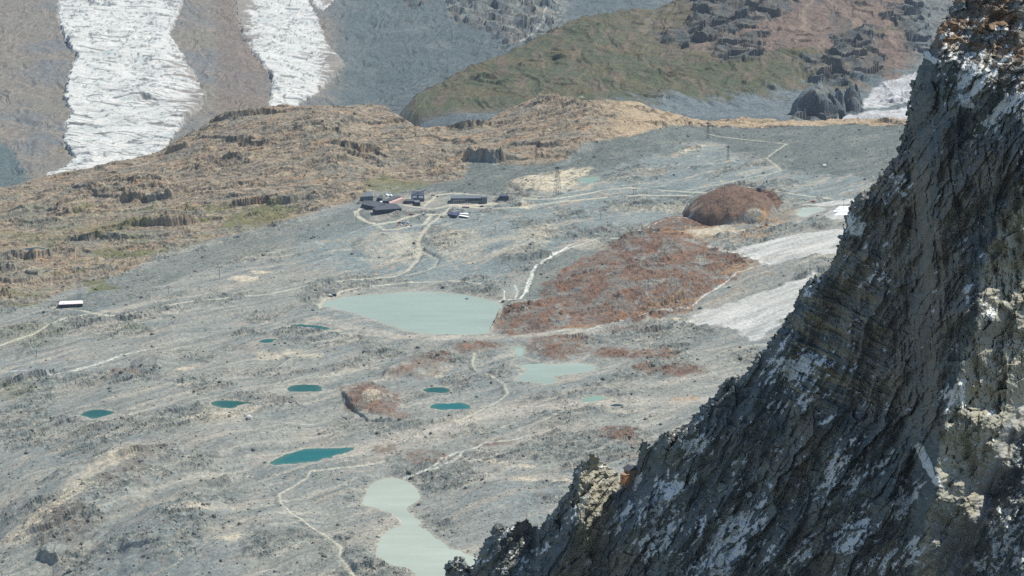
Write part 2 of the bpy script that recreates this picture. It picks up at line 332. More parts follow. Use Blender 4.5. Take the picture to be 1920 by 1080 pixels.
ST = [([(930,566),(950,562),(975,558),(985,545),(990,528),(1000,510),(1010,498),(1022,488),(1060,468),(1070,462)], 2.6, 1.),
 ([(988,545),(998,520),(1003,505),(1018,490)], 1.5, .9), ([(965,560),(970,545),(966,535)], 2, .7), ([(945,562),(946,545)], 1.5, .7), ([(1060,470),(1100,458),(1150,448),(1190,440),(1230,420),(1260,408),(1300,400)], 1.7, .75),
 ([(-150,697),(0,696),(55,697),(80,704),(110,704),(140,696),(160,688),(190,677),(230,664),(272,655)], 1.9, .75), ([(120,700),(150,696),(175,684),(200,676),(230,662)], 1.8, .9),
 ([(1100,620),(1125,609),(1150,602),(1200,596),(1240,586),(1290,578)], 2.2, .7), ([(1300,572),(1330,550),(1360,530),(1380,515),(1412,500),(1440,492)], 2.0, .75), ([(1040,622),(1100,617),(1180,600)], 3, .4),
 ([(758,897),(790,884),(815,873),(840,858),(855,848),(885,838),(910,826),(960,822),(990,815)], 2.0, .55), ([(770,893),(800,880),(825,862),(850,850)], 2, .7), ([(755,900),(775,893),(815,880),(850,862),(875,842)], 2, .6),
 ([(1330,462),(1370,478),(1410,488),(1440,494)], 6, .6), ([(735,897),(745,925),(735,960),(760,985)], 4, .5)]
strm = np.zeros(Z.shape, np.float32)
for P, wd, st in ST:
    Q = W(P); c = near_line(Q, 30); d = d_line(x[c], y[c], Q)+3.0*fbm(x[c]/9, y[c]/9, 3, 61, .6)
    strm[c] = np.maximum(strm[c], st*sst(wd-d, -1.0, 1.0))
sandP = [([(1600,742),(1400,752),(1200,752),(1060,762),(940,775),(860,795),(760,818),(690,840),(640,850)], 22, .6), ([(600,600),(680,618),(760,632),(880,634),(960,628),(1040,628),(1100,622)], 14, .55), ([(1300,760),(1180,785),(1000,812),(900,838)], 9, .35), ([(250,840),(150,890),(60,980),(0,1040)], 10, .45), ([(520,730),(440,790),(330,820),(240,840)], 10, .25), ([(1500,690),(1400,700),(1250,715),(1150,725)], 16, .3),([(900,900),(1050,893),(1160,890)], 9, .45)]
sand = np.zeros(Z.shape, np.float32)
for P, wd, st in sandP:
    Q = W(P); c = near_line(Q, 160); d = d_line(x[c], y[c], Q)+22*fbm(x[c]/50, y[c]/50, 4, 62, .6)
    sand[c] = np.maximum(sand[c], st*sst(wd-d, -14, 14))
# ---------------- relief detail ----------------
rs = 1-roadflat*.9
fr = (y > 7200)
n1 = fbm(*rot(x, y, 38, 210, 80), 5, 1); n2 = fbm(*rot(x, y, 30, 60, 24), 4, 2, .55); n3 = fbm(x/14, y/14, 3, 3, .6)
rk = fbm(*rot(x, y, 34, 90, 30), 5, 4, .55, True)
rmask = sst(fbm(*rot(x+99, y, 30, 230, 150), 5, 6, .6), -.02, .22)*(1-scree)*(1-sand*.8)       # where bare rock comes through
n4 = fbm(x/6.5, y/8, 2, 11, .7)
rough_ = .3+1.1*rmask
dz = n1*9.5+n2*4.6*rough_+n3*1.1*rough_+n4*.22*rough_+rmask*(np.maximum(rk-.15, 0)*9-2)
lw = n1*60+n2*18
dz += (.12+1.1*rmask)*(1-.8*scree)*(ledge(x, y, 70, 32, lw, 12)*8+ledge(x, y, 32, 26, lw*.6, 13)*4.0)
wz, we, wv = worley(*rot(x+8*n2, y+10*n1, 32, 26, 11), 1); wz2, we2, wv2 = worley(*rot(x, y, 25, 11, 5), 2)
dz += rmask*(wz*1.6+wz2*1.0)
near = ~fr
Z = Z+np.where(near, dz, 0)*nolake*rs*(1-ice*.85)*(1-.0*strm)
# tan rock: ledges and fractured blocks
tz, te, tv = worley(*rot(x+18*n2, y+26*n1, 6, 62, 30), 5, 1.2); tz2, te2, tv2 = worley(*rot(x+5*n3, y+6*n2, 10, 24, 12), 6, 1.4); tz3, te3, tv3 = worley(*rot(x, y, 15, 9, 5.5), 7, 1.5)
bigl = sst(fbm(x/240, y/110, 3, 8), -.05, .3)
lt = n1*70+n2*26+fbm(x/160, y/90, 4, 14)*60
lt2 = lt+tz*14; Ztan = ledge(x, y, 95, 6, lt2, 15)*(6+15*bigl)+ledge(x, y, 44, 12, lt2*.8, 16)*(4.5+2*bigl)+ledge(x, y, 23, 16, lt*.6+tz2*9, 17)*3.4+ledge(x, y, 14, 24, lt*.3+tz2*6, 24)*1.6+ledge(x, y, 40, 74, lt2, 18)*4+ledge(x, y, 60, -40, lt2, 25)*4+tz2*1.1+tz3*.35+n4*.12+n3*.5
Z = Z+tan_*Ztan*nolake*(1-roadflat)*near*np.clip(1-(y-crestY+10)/60, 0, 1)*(1-green*.8)
rr = np.maximum(red, dome*.8); Z = Z+rr*(ledge(x, y, 40, 38, lw*.7, 19)*6*(1-.5*dome)+ledge(x, y, 17, 30, lw*.4, 20)*2.8+ledge(x, y, 30, -50, lw*.5, 21)*2.5+tz3*.9+wz2*.9+n4*.5)*nolake*near
Z = Z+np.maximum(pale*.4, orange*.6)*wz2*2.0*nolake*near*rs
# shadowed cliff steps that the photo shows as dark notches: real drops facing the viewer
def scarp(pts, h, back=60):
    """raise the ground behind a line, so that a steep face looks this way"""
    global Z
    Q = W(pts); c = near_line(Q, back*1.3+20); X_, Y_ = x[c], y[c]
    q = np.array(Q); yl = np.interp(X_, q[:, 0], q[:, 1])+5*fbm(X_/22, Y_/60, 3, 71, .6)
    e = sst(X_, q[0, 0]-4, q[0, 0]+8)*sst(-X_, -q[-1, 0]-4, -q[-1, 0]+8)
    hh = h*(.75+.5*fbm(X_/18+9, X_/90, 3, 72)); t = Y_-yl
    Z[c] += e*hh*sst(t, -2.5, 2.5)*(1-sst(t, 6, back))
for p, h in [([(870,300),(885,302),(905,300),(925,306),(945,302)], 30), ([(228,376),(255,374),(300,375),(322,372)], 22), ([(135,353),(180,362),(228,372)], 9), ([(10,408),(40,402),(60,396)], 12), ([(90,395),(130,400),(180,392),(210,390)], 9), ([(312,288),(328,284),(352,276)], 22), ([(370,262),(400,258),(430,264),(480,262)], 7), ([(490,268),(520,266),(550,262)], 8), ([(342,398),(350,392),(356,384)], 16), ([(470,352),(490,346),(505,345)], 8), ([(20,412),(60,418),(110,412)], 8), ([(575,372),(640,370),(690,364)], 5), ([(1005,297),(1015,295),(1022,297)], 12), ([(1040,268),(1062,278)], 6), ([(690,335),(720,337),(760,330)], 5), ([(850,270),(880,266),(900,270)],7), ([(20,520),(45,512),(75,518)], 9), ([(100,515),(160,508),(200,500)], 6), ([(0,555),(30,552)],9), ([(920,618),(930,604),(938,590)], 12), ([(945,370),(985,366),(1020,368),(1060,364)], 5), ([(640,735),(655,762),(690,792),(735,790)],7), ([(715,712),(735,700),(760,690)],8), ([(70,1048),(110,1052)],18), ([(225,1035),(300,1015),(340,1000)],9), ([(260,690),(300,692)],6), ([(240,470),(258,460)],5), ([(150,392),(230,398),(300,390)],6), ([(380,300),(430,296),(470,303)],5), ([(640,220),(680,226),(720,222)],5), ([(550,235),(600,230),(640,236)],5), ([(1485,222),(1510,222),(1560,220)],26)]:
    scarp(p, h)
Z = np.where(dl_all > 0, Z0, Z)
# far relief
fy_ = fr.astype(float)
gullyn = fbm(x/70+fbm(x/200, y/300, 3, 80)*2, y/420, 3, 81, .5, True)
farn = fbm(x/260, y/260, 4, 82, .55)
crev = fbm(*rot(x, y, 8, 160, 60), 2, 83, .5, True)
gl1 = reg([(60,-110),(112,0),(110,40),(120,75),(145,108),(128,150),(122,190),(135,212),(122,235),(128,255),(116,270),(140,300),(110,335),(60,360),(330,360),(310,280),(330,255),(345,235),(388,182),(350,120),(318,70),(345,0),(380,-110)], 6, 15, True, s=84, wl=70)
gl2 = reg([(440,-110),(438,0),(452,60),(480,110),(505,135),(512,160),(495,230),(530,230),(555,200),(600,172),(645,125),(612,80),(590,30),(575,0),(560,-110)], 6, 14, True, s=85, wl=60)
gl3 = reg([(590,-60),(585,8),(605,22),(625,5),(640,-60)], 6, 10, True, s=86)
debris = np.where(U < 430, sst(fbm(*rot(x, y, -12, 200, 40), 4, 87, .6)+(U-335)/150, .0, .22), sst(fbm(*rot(x, y, -12, 200, 40), 4, 87, .6)+np.maximum((U-600)/60, (478-U)/50), .0, .22))
glac = np.maximum.reduce([gl1, gl2, gl3])
roll = fbm(x/330, y/260, 4, 92, .5)
gc0 = 1-np.abs(fbm(*rot(x+roll*200, y, 12, 260, 60), 4, 168, .5)); gw = roll*160+fbm(x/120, y/160, 3, 93)*30
Z = Z+np.where(fr, farn*15*(1-glac*.7)+glac*(roll*34+crev*3+22*(glac-.5)+ledge(x, y, 420, 22, gw*3.2, 94)*30*sst(fbm(x/300, y/300, 3, 99), -.05, .3)+ledge(x, y, 90, -28, gw*1.2, 95)*7), 0)
hillm = sst(y, 7540, 7700)*sst(np.interp(y[:, :1].ravel(), YR, YR)[:, None]*0+(np.interp(U, US, Yg)+120-y), 0, 60)*sst(U, 735, 800)
rkout = sst(fbm(x/180+7, y/200, 5, 88, .6), .05, .35)
gz, ge, gv = worley(*rot(x+30*farn, y, -20, 60, 34), 9, 1.3)
Z = Z+np.where(fr, (gullyn*9+(rkout*gz*8+ledge(x, y, 150, -50, farn*200, 96)*22*rkout+ledge(x, y, 60, -60, farn*120, 97)*4)*sst(U, 690, 900))*(1-glac)*(1-sst(7600-y, 0, 60))*sst(y, 7560, 7700), 0)
kz, _, kv2 = worley(*rot(x+10*farn, y, -65, 26, 50), 26, 1.2)
crag = np.maximum.reduce([reg(p_, 14, 45, True, s=172+i_, wl=80) for i_, p_ in enumerate([[(835,10),(860,-60),(1060,-60),(1040,10),(1035,60),(985,75),(945,90),(925,60),(890,55),(850,45)], [(1290,-20),(1500,-20),(1480,20),(1420,40),(1370,60),(1300,40)], [(1220,60),(1330,40),(1350,70),(1280,90)], [(1330,75),(1440,60),(1430,105),(1340,115)], [(1560,60),(1640,50),(1660,150),(1590,150)], [(1500,110),(1600,90),(1590,160),(1520,155)], [(740,-20),(800,-20),(790,14),(760,18)], [(1650,10),(1740,-10),(1760,90),(1700,90)]])])
kz4, _, kv4 = worley(*rot(x+40*farn, y, -65, 60, 80), 28, 1.6); Z = Z+crag*(kz4*30+gz*10)
knob = reg([(1484,232),(1498,195),(1528,168),(1572,166),(1582,190),(1592,166),(1608,168),(1620,205),(1570,232)], 5, 5, True)
kz3, _, _ = worley(*rot(x, y, -70, 55, 60), 27, 1.6); Z = Z+knob*(kz*16+kz3*34)
# ---------------- ground colour (albedo, with shade painted into the crack lines) ----------------
K_ = np.array([0.73, 0.71, 0.62])
def C(c): return lin(c)*K_
col = np.empty(Z.shape+(3,), np.float32)
def mix(c, m):
    global col
    m = np.clip(m, 0, 1)[..., None].astype(np.float32); c = np.asarray(c, np.float32)
    col = col*(1-m)+c*m
s1 = fbm(*rot(x, y, 36, 170, 46), 5, 100, .6); s2 = fbm(*rot(x, y, 40, 26, 9), 4, 101, .65); s3 = fbm(x/6, y/6, 2, 102, .7); s4 = fbm(x/380, y/300, 4, 103)
col[:] = C((148, 152, 151))
mix(C((130, 142, 148)), sst(s4, -.1, .4)*.8)
mix(C((165, 161, 155)), sst(s1, .0, .4)*.8)
mix(C((120, 130, 132)), sst(-s1, .08, .4)*.75)
mix(C((160, 148, 136)), sst(s2+s4*.5, .2, .5)*.45)
mix(C((190, 186, 178)), sst(s2+.6*s1, .36, .6)*.6)
mix(C((124, 142, 150)), blue*.6)
mix(C((178, 164, 150)), blue*sst(s2+s1, .15, .5)*.75)
mix(C((175, 185, 184)), blue*sst(fbm(x/30, y/30, 4, 104), .2, .45)*.5)
mix(C((130, 137, 136)), rmask*.5); crg = 1-np.abs(fbm(*rot(x+10*n3, y, 34, 70, 18), 4, 118, .6)); mix(C((78, 88, 92)), rmask*sst(crg, .94, .98)*.6); mix(C((112, 122, 124)), rmask*sst(wv, .5, .9)*.35); stk = fbm(*rot(x+n1*40, y, 37, 420, 16), 4, 143, .6); mix(C((182, 180, 172)), (1-scree)*sst(stk, .12, .35)*.6); mix(C((116, 124, 126)), (1-scree)*sst(-stk, .12, .35)*.55); mix(C((170, 165, 158)), rmask*sst(wv2, .72, .8)*.45)  # dark lines on bare rock paint the shade inside unmodelled cracks
mix(C((106, 116, 116)), scree*.88); mix(C((134, 140, 138)), scree*sst(s1+s2*.5, .0, .4)*.6); mix(C((92, 102, 106)), scree*sst(fbm(x/60, y/90, 5, 134, .65), .05, .3)*.5)
mix(C((196, 190, 182)), sand*.85)
# tan rock
ct = np.empty_like(col); keep = col; col = ct; col[:] = C((166, 150, 132))
o1 = fbm(*rot(x, y, 12, 90, 40), 5, 110, .6)
mix(C((142, 134, 124)), sst(o1, -.1, .35)*.8); mix(C((186, 150, 118)), sst(fbm(*rot(x, y, 30, 100, 40), 5, 111, .6), .12, .42)*.6)
mix(C((192, 182, 162)), sst(tv2, .6, .8)*.5); mix(C((110, 112, 108)), sst(tv3, .75, .85)*.45)
mix(C((118, 118, 112)), sst(fbm(*rot(x, y, 14, 34, 9), 4, 114, .6), .18, .35)*.6)
mix(C((140, 143, 132)), sst(fbm(x/130, y/100, 4, 112), .0, .35)*sst(900-U, 0, 400)*sst((CZ-Z0)/y, .2225, .236)*.75)
mix(C((138, 138, 132)), sst(fbm(*rot(x, y, 20, 140, 50), 5, 115, .65), -.05, .3)*.7); crk = 1-np.abs(fbm(*rot(x+8*n3, y, 14, 46, 26), 4, 116, .55)); crk2 = 1-np.abs(fbm(*rot(x+4*n3, y, -38, 60, 34), 4, 117, .55)); mix(C((74, 78, 82)), np.maximum(sst(crk, .94, .98), .8*sst(crk2, .955, .985))*.75)  # crack lines: shade of joints too fine to model, painted dark
mix(C((122, 126, 90)), sst(fbm(*rot(x, y, 8, 110, 36), 4, 113, .6), .18, .42)*sst(700-U, 0, 100)*sst((CZ-Z0)/y, .229, .238)*.7)
mix(C((196, 176, 150)), sst(U, 1080, 1200)*.6)
ct = col; col = keep
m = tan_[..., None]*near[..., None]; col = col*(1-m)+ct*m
mix(C((124, 100, 88)), red*.9*sst(fbm(x/60, y/60, 5, 120, .65)+.3, -.1, .35)); mix(C((160, 122, 98)), red*sst(fbm(*rot(x, y, 20, 50, 22), 4, 121, .6), .12, .4)*.6); mix(C((128, 128, 126)), red*sst(fbm(x/60, y/90, 5, 122, .65), -.02, .25)*.8)
mix(C((142, 102, 80)), red*sst(fbm(x/22, y/26, 4, 123, .65), .12, .35)*.6)
mix(C((122, 100, 88)), dome*.95); dcr = 1-np.abs(fbm(*rot(x+8*n2, y, 30, 34, 26), 4, 119, .6)); mix(C((78, 68, 66)), np.maximum(dome, red*.8)*sst(dcr, .95, .985)*.6); mix(C((150, 110, 90)), dome*sst(s2, .15, .4)*.5)  # dome and red hill get painted crack shade as well
mix(C((168, 138, 108)), orange*sst(s2+s1*.6+.1, .0, .35)*.75); mix(C((196, 156, 96)), orange*sst(s3+s2, .35, .6)*.4)
mix(C((212, 202, 184)), pale*sst(s2+.45, 0, .5)*.85)
mix(C((112, 116, 80)), green*sst(s2+.55, .1, .6)*.9)
mix(C((212, 214, 216)), np.where(near, ice, 0)*(.7+.6*fbm(*rot(x, y, 42, 160, 20), 4, 131))); mix(C((150, 155, 158)), np.where(near, ice, 0)*sst(fbm(*rot(x, y, 42, 150, 30), 5, 130, .65)+.5*s4, -.02, .4)*.75)
road *= 1-sst(dome, .05, .4); brk = .62+.9*fbm(x/24, y/24, 3, 132); mix(C((204, 202, 188)), road*np.clip(brk+.25, .55, 1))
mix(C((232, 236, 234)), strm*np.clip(.8+1.2*fbm(x/11, y/14, 3, 133, .6), .15, 1))
shore = sst(dl_all, -9, -1)*(dl_all < 3); mix(C((186, 180, 168)), shore*.45)
mix(C((90, 100, 104)), sst(-dl_all, -2.5, -.5)*0)
# speckle of stones
spk = fbm(x/3.2, y/5.5, 2, 140, .8); 
spk2 = fbm(x/9, y/14, 3, 141, .7)
slp = np.abs(np.gradient(Z, axis=0)/np.gradient(y, axis=0)); gent = 1-sst(slp, .5, 1.3)
g = np.clip(1+gent*near*(.5+.5*rmask+.3*scree)*(1-.35*tan_)*(.55*spk+.42*spk2+.22*fbm(*rot(x, y, 34, 60, 14), 4, 142, .6))*(1-.6*ice), .35, 1.7)
# far zone colours
if True:
    ns = col; fcol = np.empty_like(col); col = fcol
    col[:] = C((130, 127, 122))
    mix(C((108, 118, 128)), sst(fbm(x/500, y/700, 4, 150), -.1, .3)*.6)
    mix(C((146, 138, 132)), sst(fbm(*rot(x, y, -55, 400, 60), 5, 151, .6), .05, .35)*.7)
    mix(C((92, 106, 112)), sst(U, 600, 660)*.95)                                                  # blue grey slope
    mix(C((116, 124, 128)), sst(U, 600, 660)*sst(fbm(x/300, y/300, 5, 152, .6), .0, .4)*.75)
    mix(C((126, 114, 108)), sst(U, 395, 420)*sst(520-U, 0, 30)*.6)
    rko = np.maximum.reduce([reg([(835,20),(900,-60),(1100,-60),(1060,20),(1040,60),(985,72),(945,85),(930,55),(890,50),(850,40)], 14, 40, True, s=153, wl=90)])
    mix(C((118, 126, 126)), rko*.85); mix(C((160, 160, 154)), rko*sst(gv, .6, .7)*.6); mix(C((80, 92, 100)), rko*sst(fbm(*rot(x, y, -50, 160, 50), 4, 170, .6), .05, .25)*.7); wf = d_line(U, 540-FP*np.tan(PITCH-np.arctan((CZ-Z)/y)), [(1030,-60),(1020,0),(1026,12),(1018,26),(1022,36),(1000,62),(975,78)]); mix(C((230, 232, 232)), (U > 900)*(y > 9000)*sst(2.2-wf+2*fbm(x/30, y/60, 3, 171), .6, 1.4)*.5)
    mix(C((90, 108, 114)), reg([(-100,250),(0,262),(30,290),(60,340),(40,370),(-100,380)], 10, 20, True, s=154)*.9)
    hm = hillm
    ch = fbm(*rot(x, y, -50, 260, 80), 6, 155, .6); ch2 = fbm(x/60, y/160, 5, 156, .6)
    gm = 1.0*sst(1290-U+300*(y<8300)*1.0+ch*240, -100, 160)
    mix(C((124, 110, 104)), hm)
    mix(C((98, 98, 98)), hm*sst(fbm(x/200, y/240, 5, 157, .6), .05, .35)*.7)
    mix(C((150, 132, 122)), hm*sst(ch2, .12, .4)*.6)
    mix(C((80, 92, 70)), hm*gm*.85); mix(C((106, 100, 80)), hm*gm*sst(ch, -.05, .3)*.8); mix(C((118, 104, 94)), hm*gm*sst(ch2, .05, .3)*.6)
    mix(C((90, 100, 72)), hm*(1-gm)*sst(fbm(x/240+5, y/200, 5, 158, .6), .15, .35)*.65)
    mix(C((170, 168, 160)), hm*sst(fbm(x/70, y/120, 4, 159, .7)-.1*(1-gm), .42, .55)*.7)
    mix(C((96, 100, 100)), crag*hm*.75); mix(C((132, 126, 118)), crag*sst(kv4, .6, .7)*.6); mix(C((78, 90, 98)), crag*sst(fbm(*rot(x, y, -62, 200, 40), 4, 181, .6), .0, .2)*.6); mix(C((146, 132, 120)), hm*(1-crag)*(1-.75*gm)*sst(fbm(*rot(x+30*farn, y, 78, 420, 30), 4, 182, .6), .12, .3)*.6)
    mo = (y < 7555)*sst(U, 720, 760)*sst(1100-U, 0, 60)+sst(U, 1100, 1200)*sst(7760-y+np.clip(U-1200, 0, 500)*.5+ch*320, -60, 90); mo = np.clip(mo, 0, 1)
    mix(C((112, 124, 132)), mo)
    mix(C((86, 96, 106)), mo*sst(1100-U, 0, 60)*sst(fbm(x/7, y/500, 3, 160, .6), .05, .4)*.4)
    mix(C((120, 130, 134)), sst(U, 1680, 1740)*.8)
    mix(C((216, 219, 222)), glac); mix(C((182, 202, 210)), glac*sst(fbm(*rot(x, y, 20, 130, 60), 4, 161, .55), .22, .45)*.6)
    gc1 = 1-np.abs(fbm(*rot(x+roll*200, y, 12, 240, 90), 3, 168, .45)); gc2 = 1-np.abs(fbm(*rot(x, y+roll*200, -58, 300, 90), 3, 169, .45)); mix(C((98, 106, 112)), glac*np.maximum(sst(gc1, .955, .985), .8*sst(gc2, .965, .99))*.85); mix(C((120, 118, 122)), glac*sst(fbm(*rot(x, y, 12, 150, 16), 5, 162, .6)+.15*sst(-crev, -.3, .3), .36, .46)*.65)
    mix(C((140, 134, 130)), glac*debris*.9); mix(C((176, 176, 176)), glac*sst(fbm(*rot(x, y, 14, 240, 30), 6, 167, .65), .05, .4)*.5)
    mix(C((140, 138, 140)), glac*sst(fbm(x/9, y/16, 2, 163), .42, .5)*.6)
    mix(C((205, 208, 216)), icefar*.9); mix(C((160, 162, 168)), icefar*sst(crev, .3, .7)*.5)
    mix(C((86, 98, 106)), knob*.9); mix(C((128, 130, 128)), knob*sst(kv2, .55, .7)*.6)
    fcol = col; col = ns
    gent = gent*.85+.15; spf = 1+gent*(.42*fbm(x/7, y/12, 2, 164, .8)+.34*fbm(x/20, y/30, 3, 165))*(1-.72*glac)
    m = fr[..., None]; col = np.where(m, fcol*spf[..., None], col*g[..., None])
# ---------------- materials ----------------
def mat(name, color=(.5, .5, .5), rough=.9, noise=None, bump=0.0, attr=None, spec=.2, metal=0, scale=1.0, var=.15):
    m = bpy.data.materials.new(name); m.use_nodes = True; t = m.node_tree; b = t.nodes['Principled BSDF']
    b.inputs['Roughness'].default_value = rough; b.inputs['Specular IOR Level'].default_value = spec; b.inputs['Metallic'].default_value = metal
    co = t.nodes.new('ShaderNodeTexCoord'); nz = t.nodes.new('ShaderNodeTexNoise'); nz.inputs['Scale'].default_value = scale; nz.inputs['Detail'].default_value = 5; nz.inputs['Roughness'].default_value = .65
    t.links.new(co.outputs['Object'], nz.inputs['Vector'])
    mr = t.nodes.new('ShaderNodeMapRange'); mr.inputs['From Min'].default_value = .3; mr.inputs['From Max'].default_value = .7; mr.inputs['To Min'].default_value = 1-var; mr.inputs['To Max'].default_value = 1+var
    t.links.new(nz.outputs[0], mr.inputs['Value'])
    mx = t.nodes.new('ShaderNodeMix'); mx.data_type = 'RGBA'; mx.blend_type = 'MULTIPLY'; mx.inputs['Factor'].default_value = 1
    if attr:
        at = t.nodes.new('ShaderNodeAttribute'); at.attribute_name = attr; t.links.new(at.outputs['Color'], mx.inputs['A'])
    else: mx.inputs['A'].default_value = (*color, 1)
    t.links.new(mr.outputs[0], mx.inputs['B']); t.links.new(mx.outputs['Result'], b.inputs['Base Color'])
    if bump:
        bp = t.nodes.new('ShaderNodeBump'); bp.inputs['Strength'].default_value = 1.0; bp.inputs['Distance'].default_value = bump
        t.links.new(nz.outputs[0], bp.inputs['Height']); t.links.new(bp.outputs[0], b.inputs['Normal'])
    return m
def grid_mesh(name, P, colr, material, smooth=False, mask=None):
    nr, nc = P.shape[:2]; me = bpy.data.meshes.new(name)
    idx = np.arange(nr*nc).reshape(nr, nc)
    a, b, c, d = idx[:-1, :-1], idx[:-1, 1:], idx[1:, 1:], idx[1:, :-1]
    F = np.stack([a, b, c, d], -1).reshape(-1, 4)
    if mask is not None:
        F = F[mask.reshape(-1)]
        used = np.zeros(nr*nc, bool); used[F.ravel()] = True; remap = np.cumsum(used)-1
        Pv = P.reshape(-1, 3)[used]; cv = colr.reshape(-1, colr.shape[-1])[used]; F = remap[F]
    else: Pv = P.reshape(-1, 3); cv = colr.reshape(-1, colr.shape[-1])
    me.vertices.add(len(Pv)); me.vertices.foreach_set('co', Pv.astype(np.float32).ravel())
    me.loops.add(F.size); me.loops.foreach_set('vertex_index', F.astype(np.int32).ravel())
    me.polygons.add(len(F)); me.polygons.foreach_set('loop_start', np.arange(0, F.size, 4, dtype=np.int32))
    me.update(calc_edges=True)
    at = me.color_attributes.new('ground_color', 'FLOAT_COLOR', 'POINT')
    rgba = np.ones((len(Pv), 4), np.float32); rgba[:, :3] = np.clip(cv[:, :3], .005, .92); at.data.foreach_set('color', rgba.ravel())
    me.polygons.foreach_set('use_smooth', np.full(len(F), smooth, dtype=bool))
    me.materials.append(material)
    o = bpy.data.objects.new(name, me); COLL.objects.link(o); return o
def setting(o): o['kind'] = 'structure'; return o
m_ground = mat('ground_rock', attr='ground_color', rough=.95, bump=1.0, scale=.16, var=.3)
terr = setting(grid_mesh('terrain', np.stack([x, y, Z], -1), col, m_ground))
# lake sheets
_w = {}
def WMAT(var, rg):
    if (var, rg) not in _w:
        m = mat('lake_water', rough=rg, scale=.012, var=var, spec=.15, attr='water_color'); t = m.node_tree
        mp = t.nodes.new('ShaderNodeMapping'); mp.inputs['Rotation'].default_value = (0, 0, .5); mp.inputs['Scale'].default_value = (.35, 1.4, 1)
        co = [n for n in t.nodes if n.type == 'TEX_COORD'][0]; nz = [n for n in t.nodes if n.type == 'TEX_NOISE'][0]
        t.links.new(co.outputs['Object'], mp.inputs['Vector']); t.links.new(mp.outputs[0], nz.inputs['Vector']); _w[(var, rg)] = m
    return _w[(var, rg)]
milk, delt, jade = ((161, 178, 171), .1, .4), ((178, 190, 183), .12, .4), ((138, 168, 156), .06, .35)
teal, deep, darkw = ((14, 106, 106), .16, .3), ((14, 88, 80), .2, .3), ((24, 54, 60), .1, .3)
wm = dict(reservoir=milk, milky_lake=milk, inlet=milk, outflow=delt, pond=jade, pool=jade, dark_tarn=darkw, ice_lake=delt, tarn=deep, tarn2=deep, tarn3=deep, tarn4=teal, tarn5=deep, tarn6=teal, tarn7=deep, tarn8=deep, small_pool=darkw)
wn = dict(reservoir='lake', milky_lake='lake', outflow='lake', pond='pond', pool='pond', ice_lake='lake')
for k, (L, Q) in WLV.items():
    q = np.array(Q); cen = q.mean(0); e = q-np.roll(q, 1, 0); e2 = np.roll(q, -1, 0)-q
    n = np.stack([e[:, 1]+e2[:, 1], -(e[:, 0]+e2[:, 0])], 1); n /= np.linalg.norm(n, axis=1)[:, None]+1e-9
    area = .5*np.sum(q[:, 0]*np.roll(q[:, 1], -1)-np.roll(q[:, 0], -1)*q[:, 1])
    if area < 0: n = -n
    q2 = q+n*8.0; nm = wn.get(k, 'tarn'); N_ = len(q2)
    if nm == 'tarn':
        rings = [q2, cen+(q-cen)*.86, cen+(q-cen)*.6]; vs = [(a, b, L) for r_ in rings for a, b in r_]
        fs = [(r_*N_+i, r_*N_+(i+1) % N_, (r_+1)*N_+(i+1) % N_, (r_+1)*N_+i) for r_ in (0, 1) for i in range(N_)]+[tuple(range(2*N_, 3*N_))]
    else: vs = [(a, b, L) for a, b in q2]; fs = [tuple(range(N_))]
    me = bpy.data.meshes.new(nm); me.from_pydata(vs, [], fs); me.update()
    if me.polygons[0].normal.z < 0: me.flip_normals()
    at = me.color_attributes.new('water_color', 'FLOAT_COLOR', 'POINT'); base_, var_, rg = wm[k]
    for i_ in range(len(vs)):
        f_ = (0.0, .75, 1.0)[i_//N_] if nm == 'tarn' else 1.0
        c_ = C((104, 128, 112))*(1-f_)+C(base_)*f_; at.data[i_].color = (*c_, 1)
    me.materials.append(WMAT(var_, rg)); o = bpy.data.objects.new(nm, me); COLL.objects.link(o); setting(o)
# ---------------- foreground arete: a steep rock face about a kilometre away ----------------
SIL = [(829,1400),(832,1085),(833,1062),(838,1049),(848,1047),(858,1044),(872,1047),(880,1056),(882,1068),(890,1050),(897,1030),(905,1018),(918,1000),(926,987),(940,979),(960,981),(985,977),(998,980),(1004,985),(1012,990),(1018,978),(1030,958),(1040,945),(1052,930),(1062,918),(1070,905),(1075,892),(1079,868),(1090,864),(1100,868),(1104,850),(1112,846),(1124,851),(1126,864),(1140,866),(1150,878),(1158,884),(1163,900),(1175,906),(1184,896),(1188,876),(1193,858),(1199,838),(1204,826),(1214,826),(1222,830),(1240,812),(1258,806),(1278,800),(1290,786),(1306,777),(1312,764),(1330,748),(1348,722),(1372,706),(1395,698),(1408,676),(1416,656),(1436,650),(1450,628),(1470,600),(1488,575),(1494,548),(1508,530),(1530,516),(1552,500),(1566,470),(1572,448),(1582,425),(1590,400),(1600,372),(1614,360),(1634,352),(1650,330),(1664,300),(1682,286),(1687,262),(1692,236),(1700,210),(1706,180),(1708,155),(1722,130),(1731,98),(1746,80),(1756,50),(1772,30),(1785,5),(1800,-30),(1850,-120),(1900,-400),(3000,-400),(3000,1400)]
us_ = np.arange(815, 2110, 1.5); vs_ = np.arange(-95, 1290, 1.5)
UU, VV = np.meshgrid(us_, vs_); UU = UU.astype(float); VV = VV.astype(float)
d0 = sd_poly(UU, VV, SIL)
jag, _, _ = worley(UU/16, VV/11, 31, 1.2); jag2, _, _ = worley(*rot(UU, VV, 20, 7, 5), 32, 1.0)
dd = d0+jag*7+jag2*4+2.5*fbm(UU/5, VV/5, 2, 33)
dd = dd-2*np.exp(-((d0)/60)**2)
gy_, gx_ = np.gradient(gblur(gblur(dd, 1.0, 0), 1.0, 1), 1.5)
gn = np.sqrt(gx_**2+gy_**2)+1e-6; out_ = (dd < 0) & (dd > -5)
U2 = np.where(out_, UU-dd*gx_/gn/np.maximum(gn, 1), UU); V2 = np.where(out_, VV-dd*gy_/gn/np.maximum(gn, 1), VV)
dpos = np.maximum(dd, 0)
